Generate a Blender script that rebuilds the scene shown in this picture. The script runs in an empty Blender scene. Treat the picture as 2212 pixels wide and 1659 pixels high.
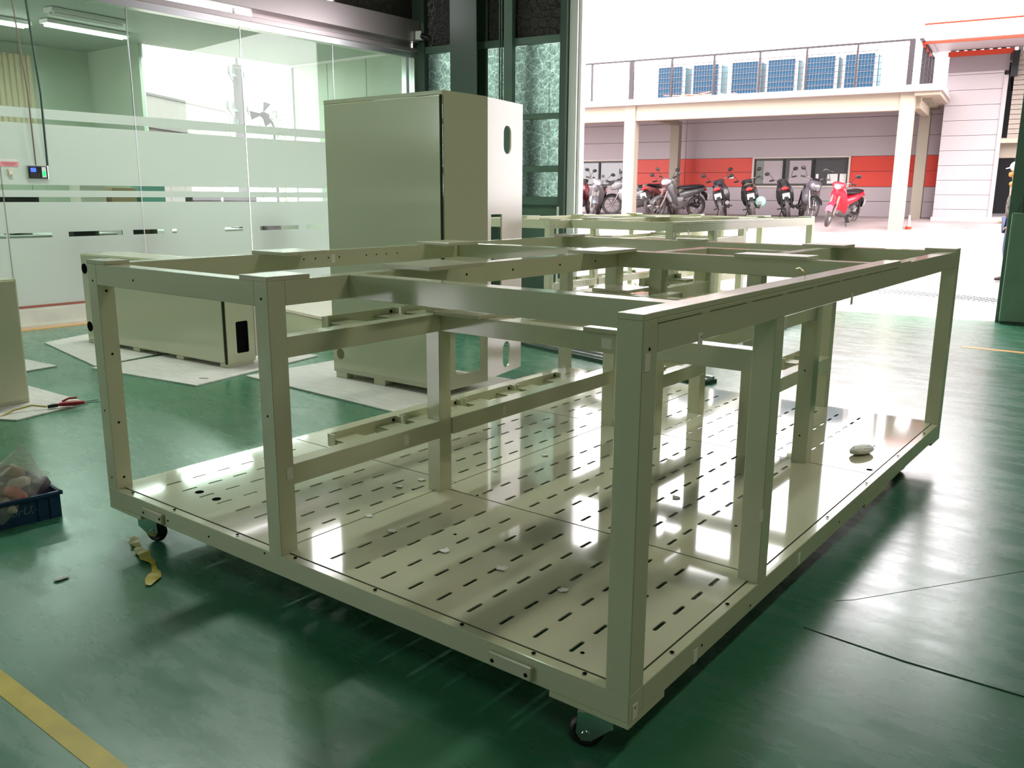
import bpy, bmesh, math, random
from mathutils import Vector, Matrix
random.seed(7)
PI = math.pi
S = bpy.context.scene
C = S.collection
# ------------------------------------------------------------------ camera
cam = bpy.data.objects.new('camera', bpy.data.cameras.new('camera')); C.objects.link(cam)
yaw, pitch, roll = 2.2285793502, -0.2159005483, 0.0058662824
d = Vector((math.cos(yaw)*math.cos(pitch), math.sin(yaw)*math.cos(pitch), math.sin(pitch)))
r = Vector((math.sin(yaw), -math.cos(yaw), 0)); u = r.cross(d)
r2 = math.cos(roll)*r + math.sin(roll)*u; u2 = -math.sin(roll)*r + math.cos(roll)*u
m = Matrix((r2, u2, -d)).transposed().to_4x4(); m.translation = Vector((0.912, -1.6498, 1.3975))
cam.matrix_world = m
cam.data.sensor_width = 36; cam.data.lens = 1858.75/2212*36; cam.data.clip_end = 400
S.camera = cam
# ------------------------------------------------------------------ world, exposure, lights
w = bpy.data.worlds.new('sky'); S.world = w; w.use_nodes = True
bg = w.node_tree.nodes['Background']
bg.inputs[0].default_value = (1.0, 0.955, 0.975, 1); bg.inputs[1].default_value = 9.0
S.view_settings.view_transform = 'Standard'; S.view_settings.look = 'None'
S.view_settings.exposure = 0.0; S.view_settings.gamma = 1; S.view_settings.use_curve_mapping = False
def area(name, loc, sx, sy, power, rot=(0, 0, 0), col=(1, 1, 1)):
    l = bpy.data.lights.new(name, 'AREA'); l.shape = 'RECTANGLE'; l.size = sx; l.size_y = sy; l.energy = power; l.color = col
    o = bpy.data.objects.new(name, l); C.objects.link(o); o.location = loc; o.rotation_euler = rot; return o
HALL_LAMPS = [(-6.2, 2.2), (-4.4, -3.4), (2.6, 3.6), (2.6, -3.4)]
for (x, y), e, c in zip(HALL_LAMPS, (225, 34, 125, 42), ((.90, 1, .90), (.75, 1, .80), (1, .93, .78), (1, .95, .82))): area('hall_lamp_light', (x, y, 5.9), .3, 2.4, e, col=c)
for y in (3.4, 6.0): area('office_lamp_light', (-11.0, y, 3.4), .2, 1.2, 50, col=(.86, 1, .93))
# ------------------------------------------------------------------ materials
def mat(name, col, rough=.5, metal=0, spec=.5, noise=None, bump=0, bscale=60, emit=0, trans=0, alpha=1, coat=0, stretch=None):
    """noise = (scale, amount): colour variation by a multiplied noise; bump = fine relief strength"""
    M = bpy.data.materials.new(name); M.use_nodes = True
    nt = M.node_tree; N = nt.nodes; L = nt.links; b = N['Principled BSDF']
    c = (*col, 1)
    b.inputs['Base Color'].default_value = c; b.inputs['Roughness'].default_value = rough
    b.inputs['Metallic'].default_value = metal; b.inputs['Specular IOR Level'].default_value = spec
    if coat: b.inputs['Coat Weight'].default_value = coat; b.inputs['Coat Roughness'].default_value = .04
    if trans: b.inputs['Transmission Weight'].default_value = trans
    if alpha < 1: b.inputs['Alpha'].default_value = alpha
    if emit: b.inputs['Emission Color'].default_value = c; b.inputs['Emission Strength'].default_value = emit
    if noise or bump:
        tc = N.new('ShaderNodeTexCoord'); mp = N.new('ShaderNodeMapping')
        if stretch: mp.inputs['Scale'].default_value = stretch
        L.new(tc.outputs['Object'], mp.inputs[0])
    if noise:
        n = N.new('ShaderNodeTexNoise'); n.inputs['Scale'].default_value = noise[0]; n.inputs['Detail'].default_value = 5
        L.new(mp.outputs[0], n.inputs[0])
        rr = N.new('ShaderNodeMapRange'); rr.inputs[1].default_value = .3; rr.inputs[2].default_value = .7
        rr.inputs[3].default_value = 1-noise[1]; rr.inputs[4].default_value = 1+noise[1]
        L.new(n.outputs[0], rr.inputs[0])
        mx = N.new('ShaderNodeVectorMath'); mx.operation = 'SCALE'; mx.inputs[0].default_value = col
        L.new(rr.outputs[0], mx.inputs['Scale']); L.new(mx.outputs[0], b.inputs['Base Color'])
    if bump:
        n2 = N.new('ShaderNodeTexNoise'); n2.inputs['Scale'].default_value = bscale; n2.inputs['Detail'].default_value = 3
        L.new(mp.outputs[0], n2.inputs[0])
        bm = N.new('ShaderNodeBump'); bm.inputs['Strength'].default_value = bump; bm.inputs['Distance'].default_value = .01
        L.new(n2.outputs[0], bm.inputs['Height']); L.new(bm.outputs[0], b.inputs['Normal'])
    return M
PAINT = mat('cream_paint', (.57, .59, .41), .13, spec=.5, bump=.025, bscale=9, coat=.35)
DECKP = mat('deck_paint', (.61, .61, .45), .07, spec=.55, bump=.02, bscale=3.5, coat=.6)
PAINTP = mat('pale_paint', (.78, .70, .58), .16, bump=.03, bscale=6)
PLATE = mat('plate_paint', (.54, .54, .40), .2, bump=.03, bscale=30)
HOLE = mat('bolt_hole_dark', (.008, .008, .008), 1, spec=0)
GAPM = mat('seam_and_shade_dark', (.04, .045, .025), .8, spec=.1)
RUBBER = mat('black_rubber', (.012, .012, .013), .45)
ZINC = mat('zinc_steel', (.55, .62, .62), .22, metal=1)
STEELDK = mat('dark_green_steel', (.045, .075, .055), .35, bump=.05, bscale=15)
STEELGR = mat('green_steel', (.085, .15, .105), .38, noise=(3, .12))
TAPE = mat('masking_tape', (.78, .76, .66), .5)
YTAPE = mat('yellow_tape', (.62, .5, .05), .35)
PAPER = mat('white_paper', (.80, .80, .76), .6)
BOARD = mat('board_white', (.66, .64, .6), .55, noise=(5, .1), stretch=(1, 6, 1))
BLACK = mat('black_plastic', (.012, .012, .014), .3)
ALU = mat('aluminium', (.72, .72, .74), .28, metal=1)
FASCIA = mat('fascia_metal', (.50, .44, .45), .3, metal=.75, bump=.04, bscale=1.5)
WHITEP = mat('white_paint', (.8, .79, .78), .45)
OFFWALL = mat('office_panel', (.50, .57, .46), .35)
OFFCEIL = mat('office_ceiling', (.45, .5, .46), .6)
CURTAIN = mat('cream_curtain', (.66, .58, .42), .8)
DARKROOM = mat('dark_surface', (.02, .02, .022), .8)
CREAMW = mat('kerb_concrete', (.62, .6, .52), .5, noise=(4, .08))
ORANGE = mat('orange_paint', (.8, .42, .12), .5)
YLINE = mat('yellow_floor_paint', (.55, .43, .04), .4, noise=(9, .15))
CARD = mat('cardboard', (.45, .33, .2), .8)
EMITW = mat('lamp_tube', (.93, 1.0, .97), .5, emit=14)

def floor_mat():
    M = bpy.data.materials.new('green_epoxy'); M.use_nodes = True
    nt = M.node_tree; N = nt.nodes; L = nt.links; b = N['Principled BSDF']
    tc = N.new('ShaderNodeTexCoord')
    def noise(scale, det, st=None):
        mp = N.new('ShaderNodeMapping'); L.new(tc.outputs['Object'], mp.inputs[0])
        if st: mp.inputs['Scale'].default_value = st; mp.inputs['Rotation'].default_value = (0, 0, .4)
        n = N.new('ShaderNodeTexNoise'); n.inputs['Scale'].default_value = scale; n.inputs['Detail'].default_value = det
        n.inputs['Roughness'].default_value = .65; L.new(mp.outputs[0], n.inputs[0]); return n.outputs[0]
    def ramp(s, a, b_, c0, c1):
        q = N.new('ShaderNodeMapRange'); q.inputs[1].default_value = a; q.inputs[2].default_value = b_
        q.inputs[3].default_value = c0; q.inputs[4].default_value = c1; L.new(s, q.inputs[0]); return q.outputs[0]
    big = noise(.9, 8); scuff = noise(2.3, 10, (1, 3.2, 1)); spots = noise(14, 6)
    m1 = N.new('ShaderNodeMix'); m1.data_type = 'RGBA'
    m1.inputs[6].default_value = (.034, .17, .085, 1); m1.inputs[7].default_value = (.05, .225, .125, 1)
    L.new(ramp(big, .35, .65, 0, 1), m1.inputs[0])
    m2 = N.new('ShaderNodeMix'); m2.data_type = 'RGBA'; m2.inputs[7].default_value = (.11, .2, .15, 1)
    L.new(ramp(scuff, .52, .75, 0, .55), m2.inputs[0]); L.new(m1.outputs[2], m2.inputs[6])
    m3 = N.new('ShaderNodeMix'); m3.data_type = 'RGBA'; m3.inputs[7].default_value = (.02, .05, .03, 1)
    L.new(ramp(spots, .66, .74, 0, .7), m3.inputs[0]); L.new(m2.outputs[2], m3.inputs[6])
    L.new(m3.outputs[2], b.inputs['Base Color'])
    L.new(ramp(scuff, .35, .7, .20, .36), b.inputs['Roughness'])
    b.inputs['Specular IOR Level'].default_value = .8; b.inputs['Coat Weight'].default_value = .5; b.inputs['Coat Roughness'].default_value = .3
    bp_ = N.new('ShaderNodeBump'); bp_.inputs['Strength'].default_value = .05; bp_.inputs['Distance'].default_value = .01
    L.new(noise(22, 8), bp_.inputs['Height']); L.new(bp_.outputs[0], b.inputs['Normal'])
    return M
FLOOR = floor_mat()
YARD = mat('yard_concrete', (.31, .25, .243), .7, noise=(1.2, .2))

def glass_mat(name, tint, rough=0.0, mixr=.08):
    M = bpy.data.materials.new(name); M.use_nodes = True
    nt = M.node_tree; N = nt.nodes; L = nt.links; N.clear()
    o = N.new('ShaderNodeOutputMaterial'); t = N.new('ShaderNodeBsdfTransparent'); t.inputs[0].default_value = (*tint, 1)
    g = N.new('ShaderNodeBsdfGlossy'); g.inputs['Roughness'].default_value = rough
    f = N.new('ShaderNodeFresnel'); ge = N.new('ShaderNodeNewGeometry'); q = N.new('ShaderNodeMapRange')   # thin sheet: same reflectance from both sides
    q.inputs[3].default_value = 1.45; q.inputs[4].default_value = 1/1.45; L.new(ge.outputs['Backfacing'], q.inputs[0]); L.new(q.outputs[0], f.inputs[0])
    x = N.new('ShaderNodeMixShader'); L.new(f.outputs[0], x.inputs[0]); L.new(t.outputs[0], x.inputs[1]); L.new(g.outputs[0], x.inputs[2])
    L.new(x.outputs[0], o.inputs[0]); return M
GLASS = glass_mat('clear_glass', (.84, .9, .86))
def frost_mat():
    M = bpy.data.materials.new('frosted_film'); M.use_nodes = True
    nt = M.node_tree; N = nt.nodes; L = nt.links; N.clear()
    o = N.new('ShaderNodeOutputMaterial'); t = N.new('ShaderNodeBsdfTranslucent'); t.inputs[0].default_value = (.90, .91, .885, 1)
    g = N.new('ShaderNodeBsdfDiffuse'); g.inputs[0].default_value = (.74, .78, .74, 1)
    x = N.new('ShaderNodeMixShader'); x.inputs[0].default_value = .5
    L.new(t.outputs[0], x.inputs[1]); L.new(g.outputs[0], x.inputs[2])
    L.new(x.outputs[0], o.inputs[0]); return M
FROST = frost_mat()
def wired_mat(name, tcol, dcol, tmix):
    """patterned translucent sheet: cell-shaped relief lines"""
    M = bpy.data.materials.new(name); M.use_nodes = True
    nt = M.node_tree; N = nt.nodes; L = nt.links; N.clear()
    o = N.new('ShaderNodeOutputMaterial'); tc = N.new('ShaderNodeTexCoord')
    v = N.new('ShaderNodeTexVoronoi'); v.feature = 'DISTANCE_TO_EDGE'; v.inputs['Scale'].default_value = 8
    ns = N.new('ShaderNodeTexNoise'); ns.inputs['Scale'].default_value = 38; ns.inputs['Detail'].default_value = 2
    L.new(tc.outputs['Object'], v.inputs[0]); L.new(tc.outputs['Object'], ns.inputs[0])
    q = N.new('ShaderNodeMapRange'); q.inputs[1].default_value = 0; q.inputs[2].default_value = .05; q.inputs[3].default_value = 1.5; q.inputs[4].default_value = .85
    L.new(v.outputs['Distance'], q.inputs[0])
    q2 = N.new('ShaderNodeMapRange'); q2.inputs[1].default_value = .35; q2.inputs[2].default_value = .65; q2.inputs[3].default_value = .65; q2.inputs[4].default_value = 1.25
    L.new(ns.outputs[0], q2.inputs[0])
    mu = N.new('ShaderNodeMath'); mu.operation = 'MULTIPLY'; L.new(q.outputs[0], mu.inputs[0]); L.new(q2.outputs[0], mu.inputs[1])
    sc = N.new('ShaderNodeVectorMath'); sc.operation = 'SCALE'; sc.inputs[0].default_value = tcol; L.new(mu.outputs[0], sc.inputs['Scale'])
    t = N.new('ShaderNodeBsdfTranslucent'); L.new(sc.outputs[0], t.inputs[0])
    g = N.new('ShaderNodeBsdfPrincipled'); g.inputs['Base Color'].default_value = (*dcol, 1); g.inputs['Roughness'].default_value = .25
    bm = N.new('ShaderNodeBump'); bm.inputs['Strength'].default_value = .8; bm.inputs['Distance'].default_value = .02
    L.new(mu.outputs[0], bm.inputs['Height']); L.new(bm.outputs[0], g.inputs['Normal'])
    x = N.new('ShaderNodeMixShader'); x.inputs[0].default_value = tmix
    L.new(g.outputs[0], x.inputs[1]); L.new(t.outputs[0], x.inputs[2]); L.new(x.outputs[0], o.inputs[0]); return M
WIRED = wired_mat('patterned_sheet', (.42, .54, .48), (.06, .08, .07), .8)
FOIL = wired_mat('dark_patterned_sheet', (.008, .008, .007), (.05, .045, .04), .3)
BAGM = bpy.data.materials.new('clear_bag'); BAGM.use_nodes = True
_b = BAGM.node_tree.nodes['Principled BSDF']; _b.inputs['Base Color'].default_value = (.75, .78, .72, 1); _b.inputs['Roughness'].default_value = .18; _b.inputs['Alpha'].default_value = .30

# ------------------------------------------------------------------ mesh helpers
class MB:
    def __init__(s): s.v = []; s.f = []
    def add(s, vs, fs):
        n = len(s.v); s.v += [tuple(p) for p in vs]; s.f += [tuple(i+n for i in f) for f in fs]; return s
    def box(s, x0, x1, y0, y1, z0, z1):
        return s.add([(x, y, z) for x in (x0, x1) for y in (y0, y1) for z in (z0, z1)],
                     [(0, 1, 3, 2), (4, 6, 7, 5), (0, 4, 5, 1), (2, 3, 7, 6), (0, 2, 6, 4), (1, 5, 7, 3)])
    def tube(s, path, rad, n=8, cap=True, flat=1.0):
        P = [Vector(p) for p in path]; k = len(P); R = rad if isinstance(rad, (list, tuple)) else [rad]*k
        vs = []; up = None
        for i, p in enumerate(P):
            t = (P[min(i+1, k-1)]-P[max(i-1, 0)])
            t = t.normalized() if t.length > 1e-9 else Vector((0, 0, 1))
            if up is None: up = Vector((0, 0, 1)) if abs(t.z) < .9 else Vector((1, 0, 0))
            a = t.cross(up).normalized(); b = a.cross(t).normalized(); up = b
            vs += [p+R[i]*(math.cos(2*PI*j/n)*a+flat*math.sin(2*PI*j/n)*b) for j in range(n)]
        fs = [(i*n+j, i*n+(j+1) % n, (i+1)*n+(j+1) % n, (i+1)*n+j) for i in range(k-1) for j in range(n)]
        if cap: fs += [tuple(range(n))[::-1], tuple((k-1)*n+j for j in range(n))]
        return s.add(vs, fs)
    def cyl(s, p0, p1, r0, r1=None, n=12): return s.tube([p0, p1], [r0, r0 if r1 is None else r1], n)
    def loft(s, rings, cap=True):
        n = len(rings[0]); vs = [p for q in rings for p in q]; k = len(rings)
        fs = [(i*n+j, i*n+(j+1) % n, (i+1)*n+(j+1) % n, (i+1)*n+j) for i in range(k-1) for j in range(n)]
        if cap: fs += [tuple(range(n))[::-1], tuple((k-1)*n+j for j in range(n))]
        return s.add(vs, fs)
    def body(s, secs, n=12, e=.7):
        """secs: (x, z, half width y, half height z) sections along x"""
        rings = []
        for x, z, a, b in secs:
            q = []
            for j in range(n):
                t = 2*PI*j/n; c, si = math.cos(t), math.sin(t)
                q.append((x, a*math.copysign(abs(c)**e, c), z+b*math.copysign(abs(si)**e, si)))
            rings.append(q)
        return s.loft(rings)
    def torus(s, c, R, r_, ax='y', n=28, m=8, arc=1.0, wide=1.0):
        vs = []; k = n if arc >= 1 else n+1
        for i in range(k):
            t = 2*PI*arc*i/n
            for j in range(m):
                p = 2*PI*j/m; a = R+r_*math.cos(p); b = r_*wide*math.sin(p)
                q = (a*math.cos(t), b, a*math.sin(t)) if ax == 'y' else ((b, a*math.cos(t), a*math.sin(t)) if ax == 'x' else (a*math.cos(t), a*math.sin(t), b))
                vs.append((c[0]+q[0], c[1]+q[1], c[2]+q[2]))
        fs = []
        for i in range(n):
            i2 = (i+1) % k if arc >= 1 else i+1
            for j in range(m): fs.append((i*m+j, i*m+(j+1) % m, i2*m+(j+1) % m, i2*m+j))
        return s.add(vs, fs)
    def ball(s, c, rx, ry=None, rz=None, n=12, m=8):
        ry = rx if ry is None else ry; rz = rx if rz is None else rz
        vs = []
        for i in range(m+1):
            t = PI*i/m
            for j in range(n): vs.append((c[0]+rx*math.sin(t)*math.cos(2*PI*j/n), c[1]+ry*math.sin(t)*math.sin(2*PI*j/n), c[2]+rz*math.cos(t)))
        return s.add(vs, [(i*n+j, i*n+(j+1) % n, (i+1)*n+(j+1) % n, (i+1)*n+j) for i in range(m) for j in range(n)])
    def prism(s, poly, z0, z1):
        n = len(poly)
        return s.add([(x, y, z0) for x, y in poly]+[(x, y, z1) for x, y in poly],
                     [tuple(range(n))[::-1], tuple(range(n, 2*n))]+[(i, (i+1) % n, n+(i+1) % n, n+i) for i in range(n)])
    def xf(s, M): s.v = [tuple(M @ Vector(p)) for p in s.v]; return s
    def build(s, name, mt, parent=None, bevel=0, smooth=0, loc=None, rot=None):
        me = bpy.data.meshes.new(name); me.from_pydata(s.v, [], s.f)
        bm = bmesh.new(); bm.from_mesh(me)
        bmesh.ops.remove_doubles(bm, verts=bm.verts, dist=1e-6)
        bmesh.ops.dissolve_degenerate(bm, dist=1e-6, edges=bm.edges)
        bmesh.ops.recalc_face_normals(bm, faces=bm.faces)
        if bevel: bmesh.ops.bevel(bm, geom=list(bm.edges), offset=bevel, segments=2 if bevel > .004 else 1, affect='EDGES', profile=.7)
        bm.to_mesh(me); bm.free()
        if smooth:
            for p in me.polygons: p.use_smooth = True
            me.set_sharp_from_angle(angle=math.radians(smooth))
        me.materials.append(mt)
        o = bpy.data.objects.new(name, me); C.objects.link(o)
        if parent: o.parent = parent
        if loc: o.location = loc
        if rot: o.rotation_euler = rot
        return o
def tag(o, label=None, cat=None, group=None, kind=None):
    for k, v in (('label', label), ('category', cat), ('group', group), ('kind', kind)):
        if v: o[k] = v
    return o
def thing(name, label, cat, loc=(0, 0, 0), rz=0, group=None, rot=None):
    o = bpy.data.objects.new(name, None); C.objects.link(o); o.location = loc
    o.rotation_euler = rot or (0, 0, rz); o.empty_display_size = .1
    return tag(o, label, cat, group)
def box(name, mt, b, parent=None, bevel=.0025, **k): return MB().box(*b).build(name, mt, parent, bevel, **k)
def dup(o, parent=None):
    c = o.copy(); C.objects.link(c)
    if parent: c.parent = parent
    for ch in list(o.children): dup(ch, c)
    return c
def struct(name, mt, b, parent=None, bevel=0): return tag(box(name, mt, b, parent, bevel), kind='structure')
def sroot(name, loc=(0, 0, 0), rz=0):
    o = bpy.data.objects.new(name, None); C.objects.link(o); o.location = loc; o.rotation_euler = (0, 0, rz); o['kind'] = 'structure'; return o

# ================================================================== HALL SHELL
EA = math.atan(.128)                                   # the end wall is turned by about 7 degrees
EL = math.sqrt(1+.128**2)
def endwall_pt(xl, off=0): return (-8.9+xl*math.cos(EA)-off*-math.sin(EA)*-1, 8.55+xl*math.sin(EA)+off*math.cos(EA))
DOOR_X0, DOOR_X1 = 2.78, 8.25                          # doorway along the end wall's own axis
fl = MB().prism([(-8.9, -9), (9, -9), (9, 10.84), (-8.9, 8.55)], -.2, 0).build('floor', FLOOR); tag(fl, kind='structure')
tag(MB().prism([(-8.95, -9.1), (9.1, -9.1), (9.1, 10.98), (-8.95, 8.66)], 6.6, 6.7).build('ceiling', STEELDK), kind='structure')
struct('wall_right', mat('warm_wall', (.62, .48, .34), .6), (9, 9.1, -9.05, 11, 0, 6.6))
struct('wall_front', mat('green_wall', (.30, .48, .36), .6), (-9, 9.1, -9.15, -9.05, 0, 6.6))
# end wall: sheets, rails, columns
ew = sroot('wall_back', (-8.9, 8.55, 0), EA)
def ewbox(name, mt, x0, x1, y0, y1, z0, z1, bevel=.003): return box(name, mt, (x0, x1, y0, y1, z0, z1), ew, bevel)
ewbox('upper_wall', FOIL, 0, DOOR_X1+10, .06, .1, 4.4, 6.6, 0)
ewbox('upper_sheet', FOIL, 0, DOOR_X0-.05, .06, .08, 3.57, 4.4, 0)
for zz0, zz1 in ((1.38, 1.73), (1.82, 2.47), (2.55, 3.50)):
    for x0, x1 in ((.06, .94), (.944, 1.66), (1.664, 2.33), (2.334, 2.66)):
        ewbox('sheet', WIRED, x0, x1, .06, .075, zz0, zz1, 0)
ewbox('wall_panel', STEELGR, 0, DOOR_X0-.1, .05, .09, 0, 1.26)
for z0, z1 in ((1.26, 1.38), (1.73, 1.82), (2.47, 2.55), (3.50, 3.60)):
    ewbox('wall_rail', STEELGR, .05, DOOR_X0-.15, -.03, .06, z0, z1)
cm = MB().box(.86, 1.32, -.30, -.28, 0, 6.6).box(.86, 1.32, .0, .02, 0, 6.6).box(1.08, 1.10, -.28, 0, 0, 6.6); cm.build('column', STEELDK, ew, .002)
ewbox('wall_post', STEELGR, 1.66, 1.80, -.10, -.0, 0, 6.6)
ewbox('wall_post', STEELDK, .0, .22, -.06, .05, 0, 6.6)
ewbox('door_post', STEELDK, DOOR_X0-.23, DOOR_X0-.13, -.06, .1, 0, 6.6)
j = ewbox('door_jamb', WHITEP, DOOR_X0-.125, DOOR_X0-.0, .02, .16, 0, 4.4)
ewbox('door_jamb', WHITEP, DOOR_X0+.012, DOOR_X0+.05, .06, .2, 0, 4.4)
MB().cyl((DOOR_X0-.22, -.05, 0), (DOOR_X0-.22, -.05, 1.24), .022).build('wall_pipe', WHITEP, ew, smooth=40)
MB().cyl((1.56, -.05, 0), (1.56, -.05, 5), .012).cyl((1.60, -.05, 0), (1.60, -.05, 5), .012).build('conduit', STEELGR, ew, smooth=40)
MGREEN = mat('machine_green', (.15, .24, .165), .45, noise=(3, .12))
ewbox('door_post', STEELGR, DOOR_X1, DOOR_X1+.13, -.06, .12, 0, 6.6)
ewbox('wall_panel', STEELGR, DOOR_X1+.13, DOOR_X1+10, .05, .12, 0, 4.4)
# ================================================================== GLASS PARTITION (left wall)
gp = sroot('wall_left', (-8.9, 0, 0))
GY = [-2.14-1.5*3, -2.14-1.5*2, -2.14-1.5, -2.14, -.64, .86, 2.36, 3.88, 5.38, 6.89, 8.30]
ZB, ZT = .20, 3.44
BANDS = [(.20, .921), (.975, 1.297), (1.35, 1.422), (1.478, 2.11), (2.162, 2.266)]
CLEAR = [(-6, -5), (-4.2, -3.1), (-2, -.8), (.1, 1.3), (2.0, 2.34), (2.37, 2.81), (2.99, 3.61), (3.74, 4.13), (4.24, 4.30), (4.98, 5.25), (5.52, 6.16), (6.3, 6.6)]
for a, b in zip(GY[:-1], GY[1:]):
    p = box('glass_pane', GLASS, (-.006, .006, a+.004, b-.004, ZB, ZT), gp, 0)
    bl = list(BANDS); 
    for z0, z1 in bl: box('frosted_film', FROST, (.0065, .0075, a+.004, b-.004, z0, z1), p, 0)
    y = a+.004
    for c0, c1 in CLEAR+[(99, 99)]:
        e = min(c0, b-.004)
        if e > y and c0 > a: box('frosted_film', FROST, (.0065, .0075, y, e, .921, .975), p, 0)
        if c1 > y: y = max(y, min(c1, b-.004)) if c0 < b else y
        if c0 >= b: break
    if b < 8: box('glass_joint', ALU, (-.007, .009, b-.004, b+.004, ZB, ZT), gp, 0)
box('bottom_rail', mat('red_brown_rail', (.3, .09, .06), .5), (-.03, .03, -9, 8.5, .175, .2), gp)
box('header_frame', ALU, (-.06, .07, -9, 8.5, 3.44, 3.56), gp)
box('header_lip', FASCIA, (.07, .10, -9, 8.5, 3.52, 3.58), gp)
box('side_frame', ALU, (-.05, .05, 8.30, 8.36, .2, 3.44), gp)
box('side_frame', GLASS, (-.02, .02, 8.37, 8.46, .2, 3.44), gp, 0)
box('side_frame', ALU, (-.06, .06, 8.47, 8.56, 0, 3.56), gp)
box('gap_light_block', FASCIA, (-.05, -.02, 5.6, 8.5, 3.56, 3.70), gp, 0)  # metal strip added to block light coming through the header gap
box('fascia', FASCIA, (-.02, .16, -9, 8.5, 3.665, 3.97), gp, .004)
box('upper_wall', FOIL, (-.05, .0, 6.97, 8.56, 3.97, 6.6), gp, 0)
box('upper_wall', FOIL, (-.05, .0, -9, 8.56, 4.9, 6.6), gp, 0)
box('upper_wall', FOIL, (-.05, .0, -9, 6.15, 3.97, 4.9), gp, 0)
silhouette = thing('outside_silhouette', 'dark pier boards added outside behind the patterned sheets', 'silhouette', (-8.9, 8.55, 0), EA)  # unseen dark blocks added so the sheets show silhouettes
for x0, x1, z1 in ((-.05, .42, 5), (1.55, 1.68, 5), (1.86, 2.20, 2.6), (1.9, 2.12, 4.2)): box('board', BLACK, (x0, x1, .17, .25, 0, z1), silhouette, 0)
k = sroot('trim_1')
box('kerb_step', CREAMW, (-8.95, -8.72, -9, 8.5, 0, .175), k, .01)
box('kerb_step', CREAMW, (-8.72, -8.52, -9, 8.4, 0, .035), k, .006)
box('kerb_stripe', ORANGE, (-8.52, -8.44, -9, 8.4, 0, .003), k, 0)
# ================================================================== OFFICE BEHIND THE GLASS
of = sroot('office_room')
box('office_floor', CREAMW, (-13.4, -8.95, -9, 8.6, -.05, .17), of, 0)
box('office_ceiling', OFFCEIL, (-13.4, -8.97, -9, 5.7, 3.575, 3.62), of, 0)
box('office_ceiling', OFFCEIL, (-11.85, -8.97, 5.7, 8.6, 3.575, 3.62), of, 0)
for i in range(5): box('wall_panel', OFFWALL, (-9.0-.95*i-.943, -9.0-.95*i-.003, 8.5, 8.56, .17, 3.55), of, .002) if i < 3 else None
for i in range(13): box('wall_panel', OFFWALL, (-13.38, -13.3, 5.7-1.1*(i+1)+.003, 5.7-1.1*i-.003, .17, 3.575), of, .002)
box('wall_return', OFFWALL, (-13.3, -11.8, 5.66, 5.70, .17, 3.575), of, 0)
box('cornice', WHITEP, (-11.8, -8.95, 8.47, 8.5, 3.54, 3.575), of, 0)
box('wall_sill', OFFWALL, (-11.86, -11.8, 5.7, 8.5, .17, 1.1), of, 0)
wn = sroot('window_1', (-11.83, 5.7, 0))
box('window_pane', GLASS, (-.004, .004, .03, 2.77, 1.13, 3.55), wn, 0)
box('window_frame', ALU, (-.03, .03, 0, 2.8, 1.1, 1.13), wn); box('window_frame', ALU, (-.03, .03, 0, .03, 1.13, 3.57), wn); box('window_frame', ALU, (-.03, .03, 2.77, 2.8, 1.13, 3.57), wn)
cu = thing('curtain', 'cream pleated curtain on the far office wall behind the glass', 'curtain', (-13.2, 4.18, 0))
for i in range(7):
    MB().tube([(0, i*.085, 2.2), (0, i*.085, 3.4)], .05, 8).build('pleat', CURTAIN, cu, smooth=50)
def lamp(name, label, cat, loc, rz, ln, emis=True, group=None):
    t = thing(name, label, cat, loc, rz, group)
    box('housing', WHITEP, (-.09, .09, -ln/2, ln/2, .03, .08), t, .004)
    for s in (-.045, .045): MB().cyl((s, -ln/2+.04, .012), (s, ln/2-.04, .012), .016, n=8).build('tube', EMITW if emis else WHITEP, t, smooth=40)
    return t
lamp('ceiling_light', 'lit twin-tube office ceiling light, nearer the left edge', 'ceiling light', (-11.35, 3.35, 3.49), .12, 1.2, group='office ceiling lights')
lamp('ceiling_light', 'lit twin-tube office ceiling light, second from the left edge', 'ceiling light', (-11.1, 4.55, 3.49), .12, 1.2, group='office ceiling lights')
lamp('ceiling_light', 'unlit office tube light near the top of the glass wall', 'ceiling light', (-10.3, 4.15, 3.49), .1, 1.0, False)
for (x, y), q in zip(HALL_LAMPS, ('above the left cabinets', 'at the rear left', 'on the right near the doorway', 'at the rear right')): lamp('hall_light', 'twin-tube fluorescent lamp under the workshop ceiling, '+q, 'ceiling light', (x, y, 5.93), 0, 2.4, False, 'workshop ceiling lamps')
# fan seen through the glass
fan = thing('wall_fan', 'round wire-guard fan silhouetted against the bright office window', 'fan', (-10.2, 6.75, 0))
cfan = Vector((0, -.12, 2.55)); ax = Vector((.35, -.55, .1)).normalized()
Rm = ax.to_track_quat('Y', 'Z').to_matrix().to_4x4(); Rm.translation = cfan
gd = MB()
for rr in (.22, .16, .1): gd.torus((0, 0, 0), rr, .004, n=32, m=5)
for i in range(16):
    a = 2*PI*i/16; gd.tube([(0, .05, 0), (.12*math.cos(a), .04, .12*math.sin(a)), (.22*math.cos(a), 0, .22*math.sin(a))], .0022, 4)
gd.xf(Rm).build('guard', STEELDK, fan)
bl = MB()
for i in range(3):
    a = 2*PI*i/3
    bl.add([(.03*math.cos(a-.5), -.01, .03*math.sin(a-.5)), (.19*math.cos(a-.45), .0, .19*math.sin(a-.45)), (.2*math.cos(a+.25), .03, .2*math.sin(a+.25)), (.03*math.cos(a+.5), .02, .03*math.sin(a+.5))], [(0, 1, 2, 3)])
bl.xf(Rm).build('blades', mat('fan_blade', (.07, .06, .065), .4), fan)
MB().cyl((0, -.14, 0), (0, -.02, 0), .06, .05).xf(Rm).build('motor', STEELDK, fan, smooth=40)
MB().tube([(0, .0, 2.5), (.02, .06, 2.38), (.02, .08, .17)], .02).cyl((.02, .08, .17), (.02, .08, .2), .2).build('stand', STEELDK, fan, smooth=40)
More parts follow.
